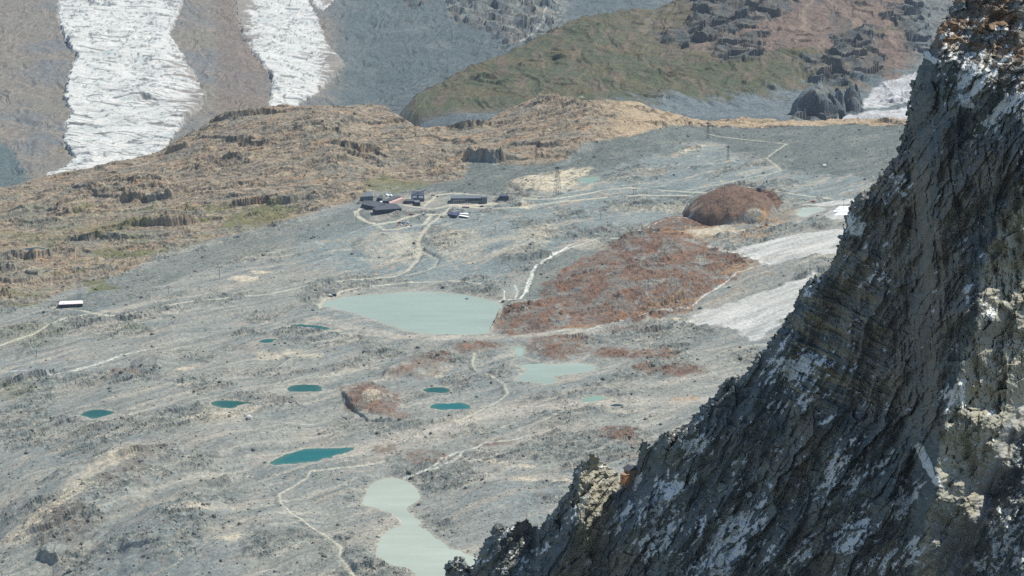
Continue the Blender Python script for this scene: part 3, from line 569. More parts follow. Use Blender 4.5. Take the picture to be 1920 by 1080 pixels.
def pl(tabl, s): a = np.array(tabl, float); return np.interp(s, a[:, 0], a[:, 1])
wn1 = fbm(UU/90, VV/90, 3, 34, .45); wn2 = fbm(UU/24, VV/24, 3, 35)
usp = pl([(-90,2500),(120,2060),(250,1955),(400,1875),(480,1850),(700,1796),(1300,1648)], VV)+wn1*22+wn2*8
ucl = pl([(-90,2600),(500,2085),(700,1970),(800,1908),(880,1872),(950,1848),(1020,1820),(1080,1796),(1300,1700)], VV)+wn1*10
ucl = np.maximum(ucl, usp+5)
mpx = 0.205
t1 = np.clip(UU-usp, 0, None); t2 = np.clip(UU-ucl, 0, None)
M = -2.9*mpx*(t1-t2)+.28*mpx*(t1-t2)*np.clip(VV-600, 0, 400)/900+.25*mpx*t2
vtop = np.clip(100+(UU-1740)*.45+wn1*40, 0, 190)
M = M+.85*mpx*(np.minimum(VV, vtop)+100)*sst(UU, 1700, 1760)
upn = pl([(800,1118),(850,1104),(880,1084),(950,1086),(1000,1080),(1040,1062),(1080,1040),(1300,960)], VV)+wn2*10
ugl = pl([(800,1170),(905,1168),(940,1148),(980,1126),(1020,1112),(1080,1104),(1300,1060)], VV)+wn2*8
pf = sst(VV, 800, 870)
tp = np.clip(UU-upn, 0, None); tg = np.clip(UU-ugl, 0, None)
M = M+pf*(-1.9*mpx*(tp-tg)+np.minimum(1.2*mpx*tg, 1.9*mpx*np.maximum(ugl-upn, 0)))
M = M-3.0*mpx*np.clip(UU-1925-wn1*20, 0, None)*sst(1000-VV+wn1*120, -120, 520)
ubt = pl([(950,930),(1300,900)], VV); bf = sst(VV, 960, 985)*sst(1012-UU, 0, 12)
M = M+bf*(-1.3*mpx*np.clip(UU-ubt-10, 0, None)*sst(1090-VV-.6*(UU-930), -20, 30))
# folds, flutes and strata
MA = sst(UU, 1440, 1500)*sst(1700-UU, 0, 60)*sst(VV, 430, 500)*sst(790-VV, 0, 60)
MB_ = sst(UU, 1600, 1700)*sst(VV, 120, 260)*sst(860-VV, 0, 90)
MC_ = sst(VV, 620, 860)
MT = sst(vtop-VV, -10, 60)*sst(UU, 1700, 1750)
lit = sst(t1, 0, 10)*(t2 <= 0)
big = fbm(*rot(UU, VV, -60, 230, 70), 4, 36, .5); bigr = fbm(*rot(UU+wn1*30, VV, -65, 200, 45), 4, 37, .5, True)
wA, eA, vA = worley(*rot(UU+wn1*12, VV+wn2*8, 27, 90, 8), 38, .9); wA2, eA2, vA2 = worley(*rot(UU, VV, 25, 34, 5), 39, 1.)
wB, eB, vB = worley(*rot(UU+wn1*16, VV, 84, 110, 13), 40, 1.2); wC, eC, vC = worley(*rot(UU+wn1*24, VV+wn2*16, -58, 60, 15), 41, 1.5)
wF, eF, vF = worley(*rot(UU+wn1*22, VV+wn2*4, -62, 170, 40), 56, 2.0); wD, eD, vD = worley(*rot(UU+wn2*8, VV+wn1*8, -20, 30, 19), 42, 1.8); wE, eE, vE = worley(*rot(UU+wn2*5, VV, 15, 10, 6.5), 43, 1.8); wT, eT, vT = worley(*rot(UU+wn1*20, VV+wn2*12, 8, 42, 13), 44, 1.5)
wG, eG, vG = worley(UU/4.6, VV/4.1, 45, 1.8)
spm = sst(UU, usp-50, usp+10)*sst(VV, 360, 440); dmp = 1-.88*spm; N = (big*11+bigr*5)*dmp+MA*(wA*2.0+wA2*1.0+ledge(UU, -VV, 26, -27, wn1*16+wn2*3, 62)*3.4+ledge(UU, -VV, 10, -25, wn1*8, 63)*1.3)+(1-MA)*(1-MT)*(wC*2.4*(1-.4*spm)+dmp*(wF*4.5+ledge(UU, -VV, 58, 60, wn1*30+wn2*6, 60)*7)+ledge(UU, -VV, 21, 56, wn1*14, 61)*2.6+MB_*(wB*1.5+2.5*fbm(*rot(UU, VV, 86, 150, 18), 5, 54, .6, True)))+wD*1.3*(1-.6*MA)+wE*.5+wG*.22+MT*(wT*3+ledge(UU, -VV, 34, -10, wn1*26+wn2*6, 64)*5+ledge(UU, -VV, 14, -4, wn1*16, 65)*2)+lit*(wD*1.0+wE*.6)
cgN = sst(20-np.abs(UU-ucl+4), -6, 6)*sst(VV, 620, 700); N = N*(1-.75*cgN)-1.5*cgN
N = N+.18*fbm(UU/3.4, VV/3.4, 2, 46)
DS = M+N*sst(dpos, 0, 26)+np.sqrt(np.clip(dpos, 0, 40)*(80-np.clip(dpos, 0, 40)))*.10
a_, T_ = ray(U2, V2); YF = 1175/(1+.9*a_+.35*T_)
YF = YF-DS
def cpos(Yv): return np.stack([a_*Yv, Yv, CZ-T_*Yv], -1)
PF = cpos(YF)
ev = np.gradient(PF, axis=0); eu = np.gradient(PF, axis=1); nn = np.cross(ev, eu); nn /= np.linalg.norm(nn, axis=-1)[..., None]+1e-9
nn *= np.where(nn[..., 1:2] > 0, -1, 1); up = gblur(gblur(nn[..., 2], 1.2, 0), 1.2, 1)
keep = col; col = np.empty(UU.shape+(3,), np.float32)
c1 = fbm(UU/120, VV/160, 5, 47, .6); c2 = fbm(*rot(UU, VV, -60, 60, 18), 5, 48, .6)
col[:] = C((128, 134, 130))
mix(C((96, 108, 114)), sst(c1, -.1, .3)*.8); mix(C((138, 124, 108)), sst(-c1+c2*.3, .05, .4)*.6)
mix(C((138, 134, 122)), sst(vC, .7, .8)*.4); mix(C((86, 96, 102)), sst(vF, .6, .75)*.5); mix(C((74, 82, 88)), sst(vE, .7, .8)*.4); mix(C((150, 140, 120)), MA*sst(vA, .66, .74)*.9); mix(C((170, 160, 136)), MA*sst(vA2, .8, .86)*.6); mix(C((150, 148, 140)), sst(vG, .85, .9)*.35)
mix(C((84, 88, 88)), sst(fbm(*rot(UU, VV, -60, 50, 12), 4, 55, .6), .2, .4)*.6*(1-MT))
bt = sst(UU, 1540, 1640)*sst(usp-10-UU, 0, 40)*sst(VV, 240, 330)*sst(800-VV, 0, 120); mix(C((158, 144, 124)), bt*(.35+.8*np.clip(fbm(*rot(UU, VV, 84, 200, 12), 5, 57, .6), -.3, .6))); mix(C((92, 98, 100)), bt*sst(fbm(*rot(UU, VV, 86, 150, 7), 4, 58, .6), .12, .3)*.6)
mix(C((150, 138, 120)), MB_*sst(fbm(*rot(UU, VV, 86, 160, 16), 4, 49, .6), .1, .4)*.55)
mix(C((140, 108, 78)), MT*.75*sst(fbm(UU/50, VV/30, 4, 50)+.2, -.1, .3)); mix(C((110, 104, 96)), MT*sst(vT, .6, .7)*.6)
mix(C((172, 166, 148)), np.maximum(lit, pf*(tp > 0)*(tg <= 0))*.55)  # sunlight painted in: sun-facing spur and pinnacle rock made paler
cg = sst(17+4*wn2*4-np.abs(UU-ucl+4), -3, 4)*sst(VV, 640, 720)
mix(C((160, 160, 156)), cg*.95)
# snow
def eb(u, v, ru, rv, ang=0):
    p, q = rot(UU-u, VV-v, ang, ru, rv); return np.exp(-(p*p+q*q))
dens = .0*UU
for b in [(1490,690,60,34,-10,.85),(1520,740,45,20,-30,.5),(1305,835,40,30,0,.8),(1250,930,70,36,-50,.75),(1230,1000,60,40,-50,.7),(1380,1000,80,50,-45,.8),(1340,1060,80,36,-40,.75),(1565,880,60,22,-60,.8),(1600,905,40,18,-60,.7),(1700,940,50,22,-55,.85),(1600,1010,60,40,-60,.7),(1500,1050,60,30,-50,.6),(1700,1040,60,30,-40,.7),(1650,1060,50,20,-50,.5),(1660,860,40,16,-60,.45),(1880,1000,34,70,10,.72),(1960,1040,90,60,0,.75),(1960,870,60,50,0,.5),(1790,70,60,26,-20,.55),(1830,150,50,40,-50,.9),(1800,110,25,20,-50,.8),(1880,60,70,12,-12,.9),(1890,110,40,10,-50,.8),(1870,215,60,26,-45,.8),(1760,130,20,14,20,.7),(1900,190,40,40,-50,.7),(1845,90,40,10,-40,.6),(1860,235,30,14,-30,.6),(1730,50,30,10,-30,.5),(1690,340,12,20,-60,.8),(1645,345,14,7,-30,.5),(1605,425,22,26,30,.95),(1690,360,8,14,-60,.8),(1735,430,20,10,0,.3),(1815,550,10,14,0,.85),(1850,590,20,9,-30,.9),(1790,745,18,34,-65,1.),(1640,515,18,26,60,.55),(1532,525,8,6,0,.8),(1515,551,8,5,0,.8),(1670,480,10,8,0,.6),(1550,790,16,6,-30,.6),(1470,760,30,10,-30,.6),(1390,880,40,16,-60,.45),(1140,990,20,26,-50,.6),(1055,975,18,14,-60,.5),(1100,1050,14,20,-60,.75),(1000,1045,40,20,-40,.35),(945,1005,18,9,-10,.8),(960,990,12,8,20,.7),(905,1050,20,14,-60,.5),(1195,900,8,30,15,.65),(1175,960,8,60,25,.7),(1250,960,60,60,-50,.25),(1430,1040,60,40,0,.4),(1640,770,40,40,0,.3),(1450,860,50,40,0,.25),(1060,1070,30,14,-40,.4),(1750,1040,30,30,0,.5),(1860,1060,50,30,-50,.6)]:
    dens = np.maximum(dens, b[5]*eb(*b[:5]))
sn = fbm(*rot(UU+wn2*10, VV, -56, 34, 11), 5, 51, .6); sn2 = fbm(*rot(UU, VV, -56, 14, 5), 3, 52, .6)
sval = sn*.85+sn2*.5+dens*.78*(1-.22*MT)+.05-.06*MT+np.clip(up-.15, -.5, .6)*.35*(1-.4*MT)
hardp = [[(1712,838),(1723,827),(1732,838),(1746,862),(1752,885),(1751,898),(1742,892),(1726,864)], [(1754,893),(1762,898),(1768,914),(1756,911),(1748,905)], [(1772,775),(1778,750),(1790,725),(1803,708),(1815,712),(1812,725),(1795,752),(1782,765)], [(1583,402),(1590,420),(1600,440),(1613,445),(1622,440),(1616,428),(1602,418),(1596,396)], [(1795,175),(1812,180),(1828,195),(1826,205),(1805,200)], [(1726,92),(1733,88),(1745,105),(1768,116),(1750,120),(1735,112)], [(1845,600),(1868,578),(1872,584),(1858,600),(1840,604)]]
hs = np.full(UU.shape, -99.)
for P in hardp: hs = np.maximum(hs, sd_poly(UU, VV, P)+2.5*wn2*3)
snow = np.maximum(sst(sval, .462, .48), sst(hs, -1, 1))*sst(dpos, 2, 6)*(1-cg*.8)
N2 = snow*.5
mix(C((236, 240, 246)), snow)
spk3 = fbm(UU/2.6, VV/2.6, 2, 53); col = col*(1+.28*spk3*(1-snow))[..., None]
litc = np.clip(np.maximum(np.maximum(lit*1.0, cg), np.maximum(MT*.8, pf*(tp > 0)*(tg <= 0))), 0, 1); ccol = col*(1-(1-snow)*(-.12-.26*litc))[..., None]*np.where(snow[..., None] > .5, 1, np.array([.96, .99, 1.06])*(1-litc[..., None]*.5)+litc[..., None]*.5*np.array([1, 1, 1.05])); col = keep  # rock colour lifted again on the sunlit parts, bluer in the shade
PF = cpos(YF-N2)
ins = (dd > -1.2)
fm = ins[:-1, :-1] & ins[1:, :-1] & ins[:-1, 1:] & ins[1:, 1:]
any_ = (dd[:-1, :-1] > 0) | (dd[1:, :-1] > 0) | (dd[:-1, 1:] > 0) | (dd[1:, 1:] > 0)
fm = any_ & (dd[:-1, :-1] > -5) & (dd[1:, :-1] > -5) & (dd[:-1, 1:] > -5) & (dd[1:, 1:] > -5)
m_cliff = mat('cliff_rock', attr='ground_color', rough=.9, bump=.25, scale=1.1, var=.16)
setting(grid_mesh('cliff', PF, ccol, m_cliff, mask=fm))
PBk = cpos(YF+.3+.22*dpos+12*sst(dpos, 0, 30)*(1+wn2))
fb = fm & (dd[:-1, :-1] < 420)
fcoarse = fb
setting(grid_mesh('cliff_far_side', PBk[::1, ::1], ccol, m_cliff, mask=fcoarse))
def cliff_at(u, v):
    i = int(round((v-vs_[0])/1.5)); j = int(round((u-us_[0])/1.5)); return PF[i, j], YF[i, j]
# ---------------- things ----------------
class MB:
    def __init__(s): s.v = []; s.f = []
    def add(s, vs, fs):
        k = len(s.v); s.v += [tuple(p) for p in vs]; s.f += [tuple(i+k for i in f) for f in fs]
    def box(s, c, d, rz=0):
        cx, cy, cz = c; a, b, h = d[0]/2, d[1]/2, d[2]/2; co, si = math.cos(rz), math.sin(rz)
        vs = [(cx+X*co-Y*si, cy+X*si+Y*co, cz+Zz) for Zz in (-h, h) for X, Y in ((-a, -b), (a, -b), (a, b), (-a, b))]
        s.add(vs, [(3, 2, 1, 0), (4, 5, 6, 7), (0, 1, 5, 4), (1, 2, 6, 5), (2, 3, 7, 6), (3, 0, 4, 7)])
    def tube(s, p, q, r1, r2=None, n=6):
        r2 = r1 if r2 is None else r2; p = Vector(p); q = Vector(q); d = (q-p).normalized()
        a = d.orthogonal().normalized(); b = d.cross(a); vs = []
        for c, r in ((p, r1), (q, r2)):
            for i in range(n):
                t = 2*math.pi*i/n; vs.append(c+a*(r*math.cos(t))+b*(r*math.sin(t)))
        s.add(vs, [(i, (i+1) % n, n+(i+1) % n, n+i) for i in range(n)]+[tuple(range(n))[::-1], tuple(range(n, 2*n))])
    def prism(s, poly, z0, z1):
        n = len(poly); z0 = [z0]*n if np.isscalar(z0) else z0; z1 = [z1]*n if np.isscalar(z1) else z1
        s.add([(p[0], p[1], z) for p, z in zip(poly, z0)]+[(p[0], p[1], z) for p, z in zip(poly, z1)], [tuple(range(n))[::-1], tuple(range(n, 2*n))]+[(i, (i+1) % n, n+(i+1) % n, n+i) for i in range(n)])
    def build(s, name, m, parent=None):
        me = bpy.data.meshes.new(name); me.from_pydata(s.v, [], s.f); me.update(); me.materials.append(m)
        o = bpy.data.objects.new(name, me); COLL.objects.link(o)
        if parent: o.parent = parent
        return o
def empty(name, loc, label, cat, group=None, rz=0):
    o = bpy.data.objects.new(name, None); COLL.objects.link(o); o.location = loc; o.rotation_euler = (0, 0, rz)
    o['label'] = label; o['category'] = cat
    if group: o['group'] = group
    return o
def mm(n, c, **k): return mat(n, tuple(lin(c)), **k)
M_dark = mm('charcoal_boards', (52, 60, 70), rough=.8, scale=.4); M_roof = mm('dark_sheet_roof', (78, 82, 84), rough=.6, scale=.1)
M_grey = mm('grey_cladding', (100, 108, 112), scale=.3); M_white = mm('white_paint', (226, 226, 222), scale=.3, var=.05); M_pink = mm('pinkish_deck', (190, 160, 150), scale=.3)
M_pale = mm('pale_concrete', (176, 172, 162), scale=.3); M_glass = mm('window_glass', (40, 52, 66), rough=.1, spec=.5, var=.05); M_steel = mm('galvanised_steel', (110, 118, 124), metal=.3, rough=.6, scale=2)
M_steeld = mm('dark_steel', (74, 82, 92), rough=.7, scale=2); M_solar = mm('solar_roof', (70, 74, 96), rough=.35, scale=.5); M_red = mm('red_paint', (176, 60, 52), scale=.6); M_blue = mm('blue_paint', (60, 110, 160), scale=.6); M_or = mm('orange_paint', (206, 120, 70), scale=.6)
M_wood = mm('orange_wood', (200, 146, 104), scale=2, var=.2); M_wood2 = mm('weathered_wood', (150, 122, 100), scale=2, var=.2); M_pinkroof = mm('pale_roof', (220, 206, 200), rough=.6, scale=.2, var=.05); M_cloth = mm('white_fleece', (236, 238, 240), scale=.1, var=.05)
def unproj(u, v, L):
    a, T = ray(u, v); Y = (CZ-L)/T; return float(a*Y), float(Y)
def building(name, label, roofpx, base, hm, wall, roof, win=0, over=.8, thick=.8, extra=None, fall=0.0, wmat=None, sink=5, winh=.45, winz=.5, door=False):
    """footprint comes from the roof outline laid on the roof's own level; front edge = first two points"""
    bx, by, bz = hit(*base, ymax=NEAR); top = bz+hm
    P = [unproj(u, v, top) for u, v in roofpx]; c = np.mean(P, 0)
    ar = sum(P[i][0]*P[(i+1) % len(P)][1]-P[(i+1) % len(P)][0]*P[i][1] for i in range(len(P)))
    root = empty(name, (c[0], c[1], bz), label, 'building' if 'cat' not in (extra or {}) else extra['cat'])
    L = [(p[0]-c[0], p[1]-c[1]) for p in P]; back = max(p[1] for p in L); fr_ = min(p[1] for p in L)
    zt = [hm+fall*(p[1]-fr_)/(back-fr_+1e-6) for p in L]
    if ar < 0: L2 = L[::-1]; zt2 = zt[::-1]
    else: L2, zt2 = L, zt
    w_ = MB(); w_.prism(L2, -sink, zt2); w_.build('wall', wall, root)
    n = len(L2); R = []
    for i in range(n):
        p = np.array(L2[i]); k = np.linalg.norm(p)+1e-6; R.append(tuple(p*(1+over/k)))
    r_ = MB(); r_.prism(R, [z+.003 for z in zt2], [z+thick for z in zt2]); r_.build('roof', roof, root)
    p, q = np.array(L[0]), np.array(L[1]); e = q-p; ln = np.linalg.norm(e); e /= ln; nrm = np.array([e[1], -e[0]])
    if nrm[1] > 0: nrm = -nrm
    rz = math.atan2(e[1], e[0])
    for i in range(win):
        cc = p+e*ln*(i+.5)/win+nrm*.06; b = MB(); b.box((cc[0], cc[1], hm*winz), (ln/win*.68, .3, hm*winh), rz); b.build('window', wmat or M_glass, root)
    if door:
        cc = p+e*ln*.12+nrm*.1; b = MB(); b.box((cc[0], cc[1], 1.6), (2.6, .4, 3.2), rz); b.build('door', M_steeld, root)
    root['_e'] = 0; del root['_e']
    return root, p, e, ln, nrm, rz
# main hall
building('timber_hall', 'big charcoal hall with flat grey roof inside the pale road loop', [(705.5,394.5),(753,391.5),(743.5,384),(730,383),(699,391)], (730,408.5), 14.5, M_dark, M_roof, win=7, winh=.10, winz=.3, door=True, fall=1.5)
building('long_lodge', 'low dark lodge with brown-grey roof just behind the big charcoal hall', [(680,383.5),(705,388.5),(722,382),(700,377),(682,376.5)], (692,392), 8, M_dark, M_roof, win=6, winh=.3)
building('tall_block', 'tall windowless grey block left of the station, beside the tan rock', [(678.5,369.5),(699.5,368.5),(697,364),(681,364.5)], (688,377.5), 9, M_grey, M_grey, win=0, fall=3, over=.2)
building('small_block', 'small dark cube building between grey block and sun terrace', [(708,371.5),(716.5,372.5),(718,369),(710,368)], (712,378.5), 7.5, M_dark, M_roof, win=2)
t_ = building('terrace_restaurant', 'grey flat-roofed restaurant with a long pinkish sun terrace', [(717,377.5),(730,377.5),(752,369.5),(738,367.5)], (722,383), 5, M_dark, M_roof, win=3)[0]
def slab(parent, name, px, base, hm, m, th=.6):
    bx, by, bz = hit(*base, ymax=NEAR); P = [unproj(u, v, bz+hm) for u, v in px]; o = parent.location
    L = [(p[0]-o[0], p[1]-o[1]) for p in P]
    if sum(L[i][0]*L[(i+1) % len(L)][1]-L[(i+1) % len(L)][0]*L[i][1] for i in range(len(L))) < 0: L = L[::-1]
    b = MB(); b.prism(L, bz-o[2]-3, bz-o[2]+hm); return b.build(name, m, parent)
slab(t_, 'terrace', [(731,381),(757,371.5),(752,370),(729,378.5)], (742,384), 3.2, M_pink)
r_, p_, e_, ln_, nr_, rz_ = building('cable_car_station', 'tall cable car station tower with white window panels and dark roof', [(771,366),(795.5,366),(794,360.5),(773,361)], (785,379.5), 14, M_grey, M_steeld, win=2, wmat=M_white, fall=2, winh=.36, winz=.72)
b = MB(); b.tube((p_[0]+10, p_[1]+6, 15), (p_[0]+34, p_[1]+12, 24), .9); b.tube((p_[0]+4, p_[1]+4, 15), (p_[0]+18, p_[1]+10, 21), .8); b.build('cable_guide', M_steeld, r_)
building('link_shed', 'low dark shed against the foot of the cable car station', [(757,377.5),(777,378),(775,373.5),(760,374)], (766,383.5), 6, M_dark, M_roof, win=3)
building('annex_cube', 'small grey cube annex in front of the cable car station', [(778,380),(788,379.5),(785.5,375.5),(777,376)], (783,387), 7.5, M_dark, M_grey, win=1)
r_, p_, e_, ln_, nr_, rz_ = building('lift_terminal', 'long grey lift terminal with curved dark front and square end tower', [(845,372.5),(903,372),(903,366.5),(846,366.5)], (875,381.5), 10, M_steeld, M_grey, win=14, winh=.22, winz=.22, wmat=M_pale, over=.4)
b = MB(); b.box((p_[0]+ln_*.28, p_[1]-.6, 6.6), (ln_*.42, 1.2, .9), rz_); b.build('balcony', M_pale, r_)
b = MB(); b.box((p_[0]+ln_*.28, p_[1]-.3, 4.7), (ln_*.5, .5, 1.1), rz_); b.box((p_[0]+ln_*.75, p_[1]-.3, 6.4), (ln_*.3, .5, 2.8), rz_); b.build('window_band', M_glass, r_)
b = MB(); b.box((p_[0]+ln_+6, p_[1]+6, 4), (12, 16, 19), rz_); b.build('end_tower', M_grey, r_)
r_, p_, e_, ln_, nr_, rz_ = building('solar_shed', 'dark shed with blue-violet solar roof at the road fork', [(839,401.5),(856,404.5),(865,393),(853,392)], (847,409), 6, M_dark, M_solar, win=3, winh=.4)
for i, (lab, pts, bs) in enumerate([('white-roofed gondola rack, the rear one right of the solar shed', [(862,401),(879,402.5),(876.5,399.5),(864,398.5)], (870,404)), ('white-roofed gondola rack, the front one right of the solar shed', [(860.5,404.5),(878,407.5),(879.5,405.5),(863,402.8)], (869,409))]):
    r_ = building('gondola_rack', lab, pts, bs, 3.4, M_steeld, M_white, win=5, over=.3, thick=.5, extra={'cat': 'rack'})[0]; r_['group'] = 'gondola racks beside the solar shed'
building('low_hut', 'low pinkish-grey hut in front of the long lift terminal', [(867,387.5),(880,388),(880,386),(869,385.8)], (873,390), 2.6, M_pale, M_pink, win=3)
building('tunnel_portal', 'dark garage portal at the foot of the pale rock', [(936,368),(954,368.5),(952,364.5),(938,364)], (945,371), 5, M_steeld, M_steeld, win=3, over=.2)
r_, p_, e_, ln_, nr_, rz_ = building('ridge_hut', 'long mountain restaurant with pale pink roof alone on the left slope', [(111,571.5),(155,569.5),(153.5,564),(113,565.5)], (125,577.5), 7.0, M_dark, M_pinkroof, win=6, winh=.4, winz=.55, over=1.2)
b = MB(); b.box((p_[0]+8, p_[1]+6, 7.5), (1.4, 1.4, 3)); b.build('chimney', M_pale, r_)
building('pump_house', 'small dark stone pump house on the lake dam', [(622,551.5),(631,551.5),(631,549),(623,549)], (626,556), 4.5, M_steeld, M_grey, win=2, over=.3)
building('low_annex', 'low flat concrete block left of the dam pump house', [(616,554),(623,554.5),(624,552),(617,551.8)], (620,557), 2.6, M_steeld, M_pale, win=1, over=.2)
building('lift_top_shed', 'small dark lift shed on top of the red-brown dome', [(1419,353),(1427,353.5),(1427,351),(1420,351)], (1423,359), 7, M_steeld, M_steeld, win=2, over=.3)
# white dome tents
for i, (u, v, r, lab) in enumerate([(725.5,367,5.2,'largest white dome tent, left one behind the sun terrace'), (732.5,367.5,4.2,'medium white dome tent, right one behind the sun terrace'), (714.5,380,4.6,'white dome tent squeezed beside the small dark cube building')]):
    X, Y, Zt = hit(u, v, ymax=NEAR); e = empty('dome_tent', (X, Y, Zt), lab, 'tent', 'white dome tents at the station')
    b = MB(); n = 14; vs = []; fs = []
    for j in range(6):
        ph = j/5*math.pi/2*.96; rr_ = r*math.cos(ph)
        for k in range(n): vs.append((rr_*math.cos(2*math.pi*k/n), rr_*math.sin(2*math.pi*k/n), r*.9*math.sin(ph)))
    for j in range(5):
        for k in range(n): fs.append((j*n+k, j*n+(k+1) % n, (j+1)*n+(k+1) % n, (j+1)*n+k))
    b.add(vs, fs+[tuple(range(5*n, 6*n))]); b.build('shell', M_white, e)
    b = MB(); b.box((0, -r*.9, 1.2), (1.8, .8, 2.4)); b.build('door', M_glass, e)
# lift pylons
def mpp(Y): return Y/FP/math.cos(PITCH)
def pylon(base, hpx, lab, arm=7.0, r=.55, mt=M_steel, grp='lift pylons on the grey slopes', rz=.3):
    X, Y, Zt = hit(*base, ymax=NEAR); h = hpx*mpp(Y); e = empty('lift_pylon', (X, Y, Zt), lab, 'pylon', grp, rz)
    b = MB(); b.tube((0, 0, -2), (0, 0, h), r, r*.7, 8); b.build('post', mt, e)
    b = MB(); b.box((0, 0, h), (arm, .7, .9)); b.build('crossarm', mt, e)
    for sx in (-1, 1):
        b = MB(); b.box((sx*arm*.46, 0, h-.6), (.5, 5.0, .6))
        for k in range(5): b.box((sx*arm*.46, -2.1+k*1.05, h-1.15), (.35, .7, .6))
        b.build('wheel_train', M_steeld, e)
    b = MB(); b.box((0, 0, .1), (2.6, 2.6, 1.2)); b.build('footing', M_pale, e)
for a in [((412,524),24,'tallest single mast lift pylon on the grey slope beside the pale sand patch',11), ((316,552),15,'thin lift pylon midway between the ridge hut and the tallest mast',8), ((205,599),13,'short lift pylon on the gravel road right of the ridge hut',6), ((69,671),22,'tall lift pylon at the left edge below the gravel road',8), ((668,418),25,'slim lift pylon at the left end of the pale road loop',6),
          ((1039,417),18,'lift pylon standing left of its neighbour below the two parallel roads',3), ((1126,412),17,'lift pylon with thick head right of its neighbour below the two parallel roads',7), ((897,411),9,'stubby broad lift pylon right of the gondola racks',9), ((1582,388),14,'lift pylon on the dirty glacier beside the white fleece',6), ((929,431),6,'tiny lift pylon on the slope under the stubby pylon',4)]:
    pylon(*a)
def portal(base, hpx, lab, wd=6, grp='portal frames along the upper lift line'):
    X, Y, Zt = hit(*base, ymax=NEAR); h = hpx*mpp(Y); e = empty('lift_portal', (X, Y, Zt), lab, 'pylon', grp)
    for sx in (-1, 1):
        b = MB(); b.tube((sx*wd/2, 0, -2), (sx*wd/2*.8, 0, h), .6, .5); b.build('leg', M_steeld, e)
    b = MB(); b.box((0, 0, h), (wd*1.8, 1.2, 1.0)); b.build('crossbeam', M_steeld, e)
portal((1190,364), 9, 'dark portal frame between the two parallel roads'); portal((1356,357), 5, 'small portal frame on the left shoulder of the red-brown dome')
def lattice(base, hpx, lab, wb=14, wt=4, arm=9, r=.22, nseg=7, mt=M_steeld, lean=0):
    X, Y, Zt = hit(*base, ymax=NEAR); h = hpx*mpp(Y); e = empty('lattice_tower', (X, Y, Zt), lab, 'tower', 'steel lattice cable car towers', .5)
    def c(i, t): s = (wb+(wt-wb)*t)/2; return Vector((s*(1 if i in (1, 2) else -1), s*(1 if i in (2, 3) else -1), -1+(h+1)*t))
    for i in range(4):
        b = MB(); b.tube(c(i, 0), c(i, 1), r*1.2, r); b.build('leg', mt, e)
    b = MB()
    for k in range(nseg):
        t0, t1_ = 1-(1-k/nseg)**1.0, (k+1)/nseg
        for i in range(4):
            j = (i+1) % 4; b.tube(c(i, t0), c(j, t1_), r*.6, n=4); b.tube(c(j, t0), c(i, t1_), r*.6, n=4); b.tube(c(i, t1_), c(j, t1_), r*.6, n=4)
    b.build('bracing', mt, e)
    b = MB(); b.box((0, 0, h+.8), (arm, 3, 1.8)); b.box((0, 0, h+3), (arm*.5, 2, 2.6)); b.build('head', mt, e)
    for sx in (-1, 1):
        b = MB(); b.box((sx*arm*.45, 0, h+1.2), (1.6, 11, 1.4)); b.build('cable_saddle', mt, e)
lattice((1045,367), 52, 'largest steel lattice tower, standing beside the pale rock above the road')
lattice((1327,262), 30, 'steel lattice tower on the crest line at the start of the zigzag path', 8, 3, 7, .2)
lattice((1365,300), 24, 'faint small lattice tower on grey scree inside the zigzag path', 5, 2, 4, .14)
lattice((149,560), 58, 'slender lattice tower rising behind the pale pink roofed hut', 6, 2, 6, .10, mt=M_grey)
# vehicles and site clutter
def vehicle(u, v, body, lab, cat='truck', L=6, name='works_truck', rz=0, cabm=None):
    X, Y, Zt = hit(u, v, ymax=NEAR); e = empty(name, (X, Y, Zt), lab, cat, None, rz)
    b = MB(); b.box((-L*.12, 0, 1.7), (L*.7, 2.4, 1.7)); b.build('body', body, e)
    b = MB(); b.box((L*.36, 0, 1.8), (L*.25, 2.3, 2.3)); b.build('cab', cabm or body, e)
    b = MB(); b.box((L*.39, 0, 2.3), (L*.22, 2.36, .8)); b.build('windscreen', M_glass, e)
    for sx in (-.35, .3):
        for sy in (-1, 1):
            b = MB(); b.tube((sx*L, sy*.9, .5), (sx*L, sy*1.3, .5), .55, n=10); b.build('wheel', M_steeld, e)
vehicle(770, 403, M_red, 'red works vehicle parked right of the big charcoal hall', L=9, name='works_vehicle', cat='vehicle')
vehicle(794, 401.5, M_white, 'white van parked on the slope beside the pale road', L=6.5, name='parked_van', cat='van', rz=.2)
vehicle(780, 367.5+14, M_white, 'white truck beside the dark link shed', L=6, rz=.5)
vehicle(812, 367.5, M_dark, 'dark vehicle parked on the gravel between the tower and lift terminal', L=9, name='parked_vehicle', cat='vehicle')
vehicle(820, 369, M_red, 'small red vehicle beside the dark one on the gravel', L=5, name='parked_vehicle', cat='vehicle')
vehicle(1524, 379, M_red, 'red snow groomer on the dirty ice above the red-brown dome', L=10, name='snow_groomer', cat='snow groomer')
vehicle(903, 388, M_dark, 'dark vehicle on the pale gravel before the lift terminal', L=8, name='parked_vehicle', cat='vehicle')
def crate(u, v, d, m, lab, rz):
    X, Y, Zt = hit(u, v, ymax=NEAR); e = empty('container', (X, Y, Zt), lab, 'container', 'site containers inside the small road loop', rz)
    b = MB(); b.box((0, 0, d[2]/2-.3), d); b.build('body', m, e)
    b = MB(); b.box((0, -d[1]/2-.05, d[2]/2-.2), (d[0]*.35, .16, d[2]*.7)); b.build('door', M_steeld, e)
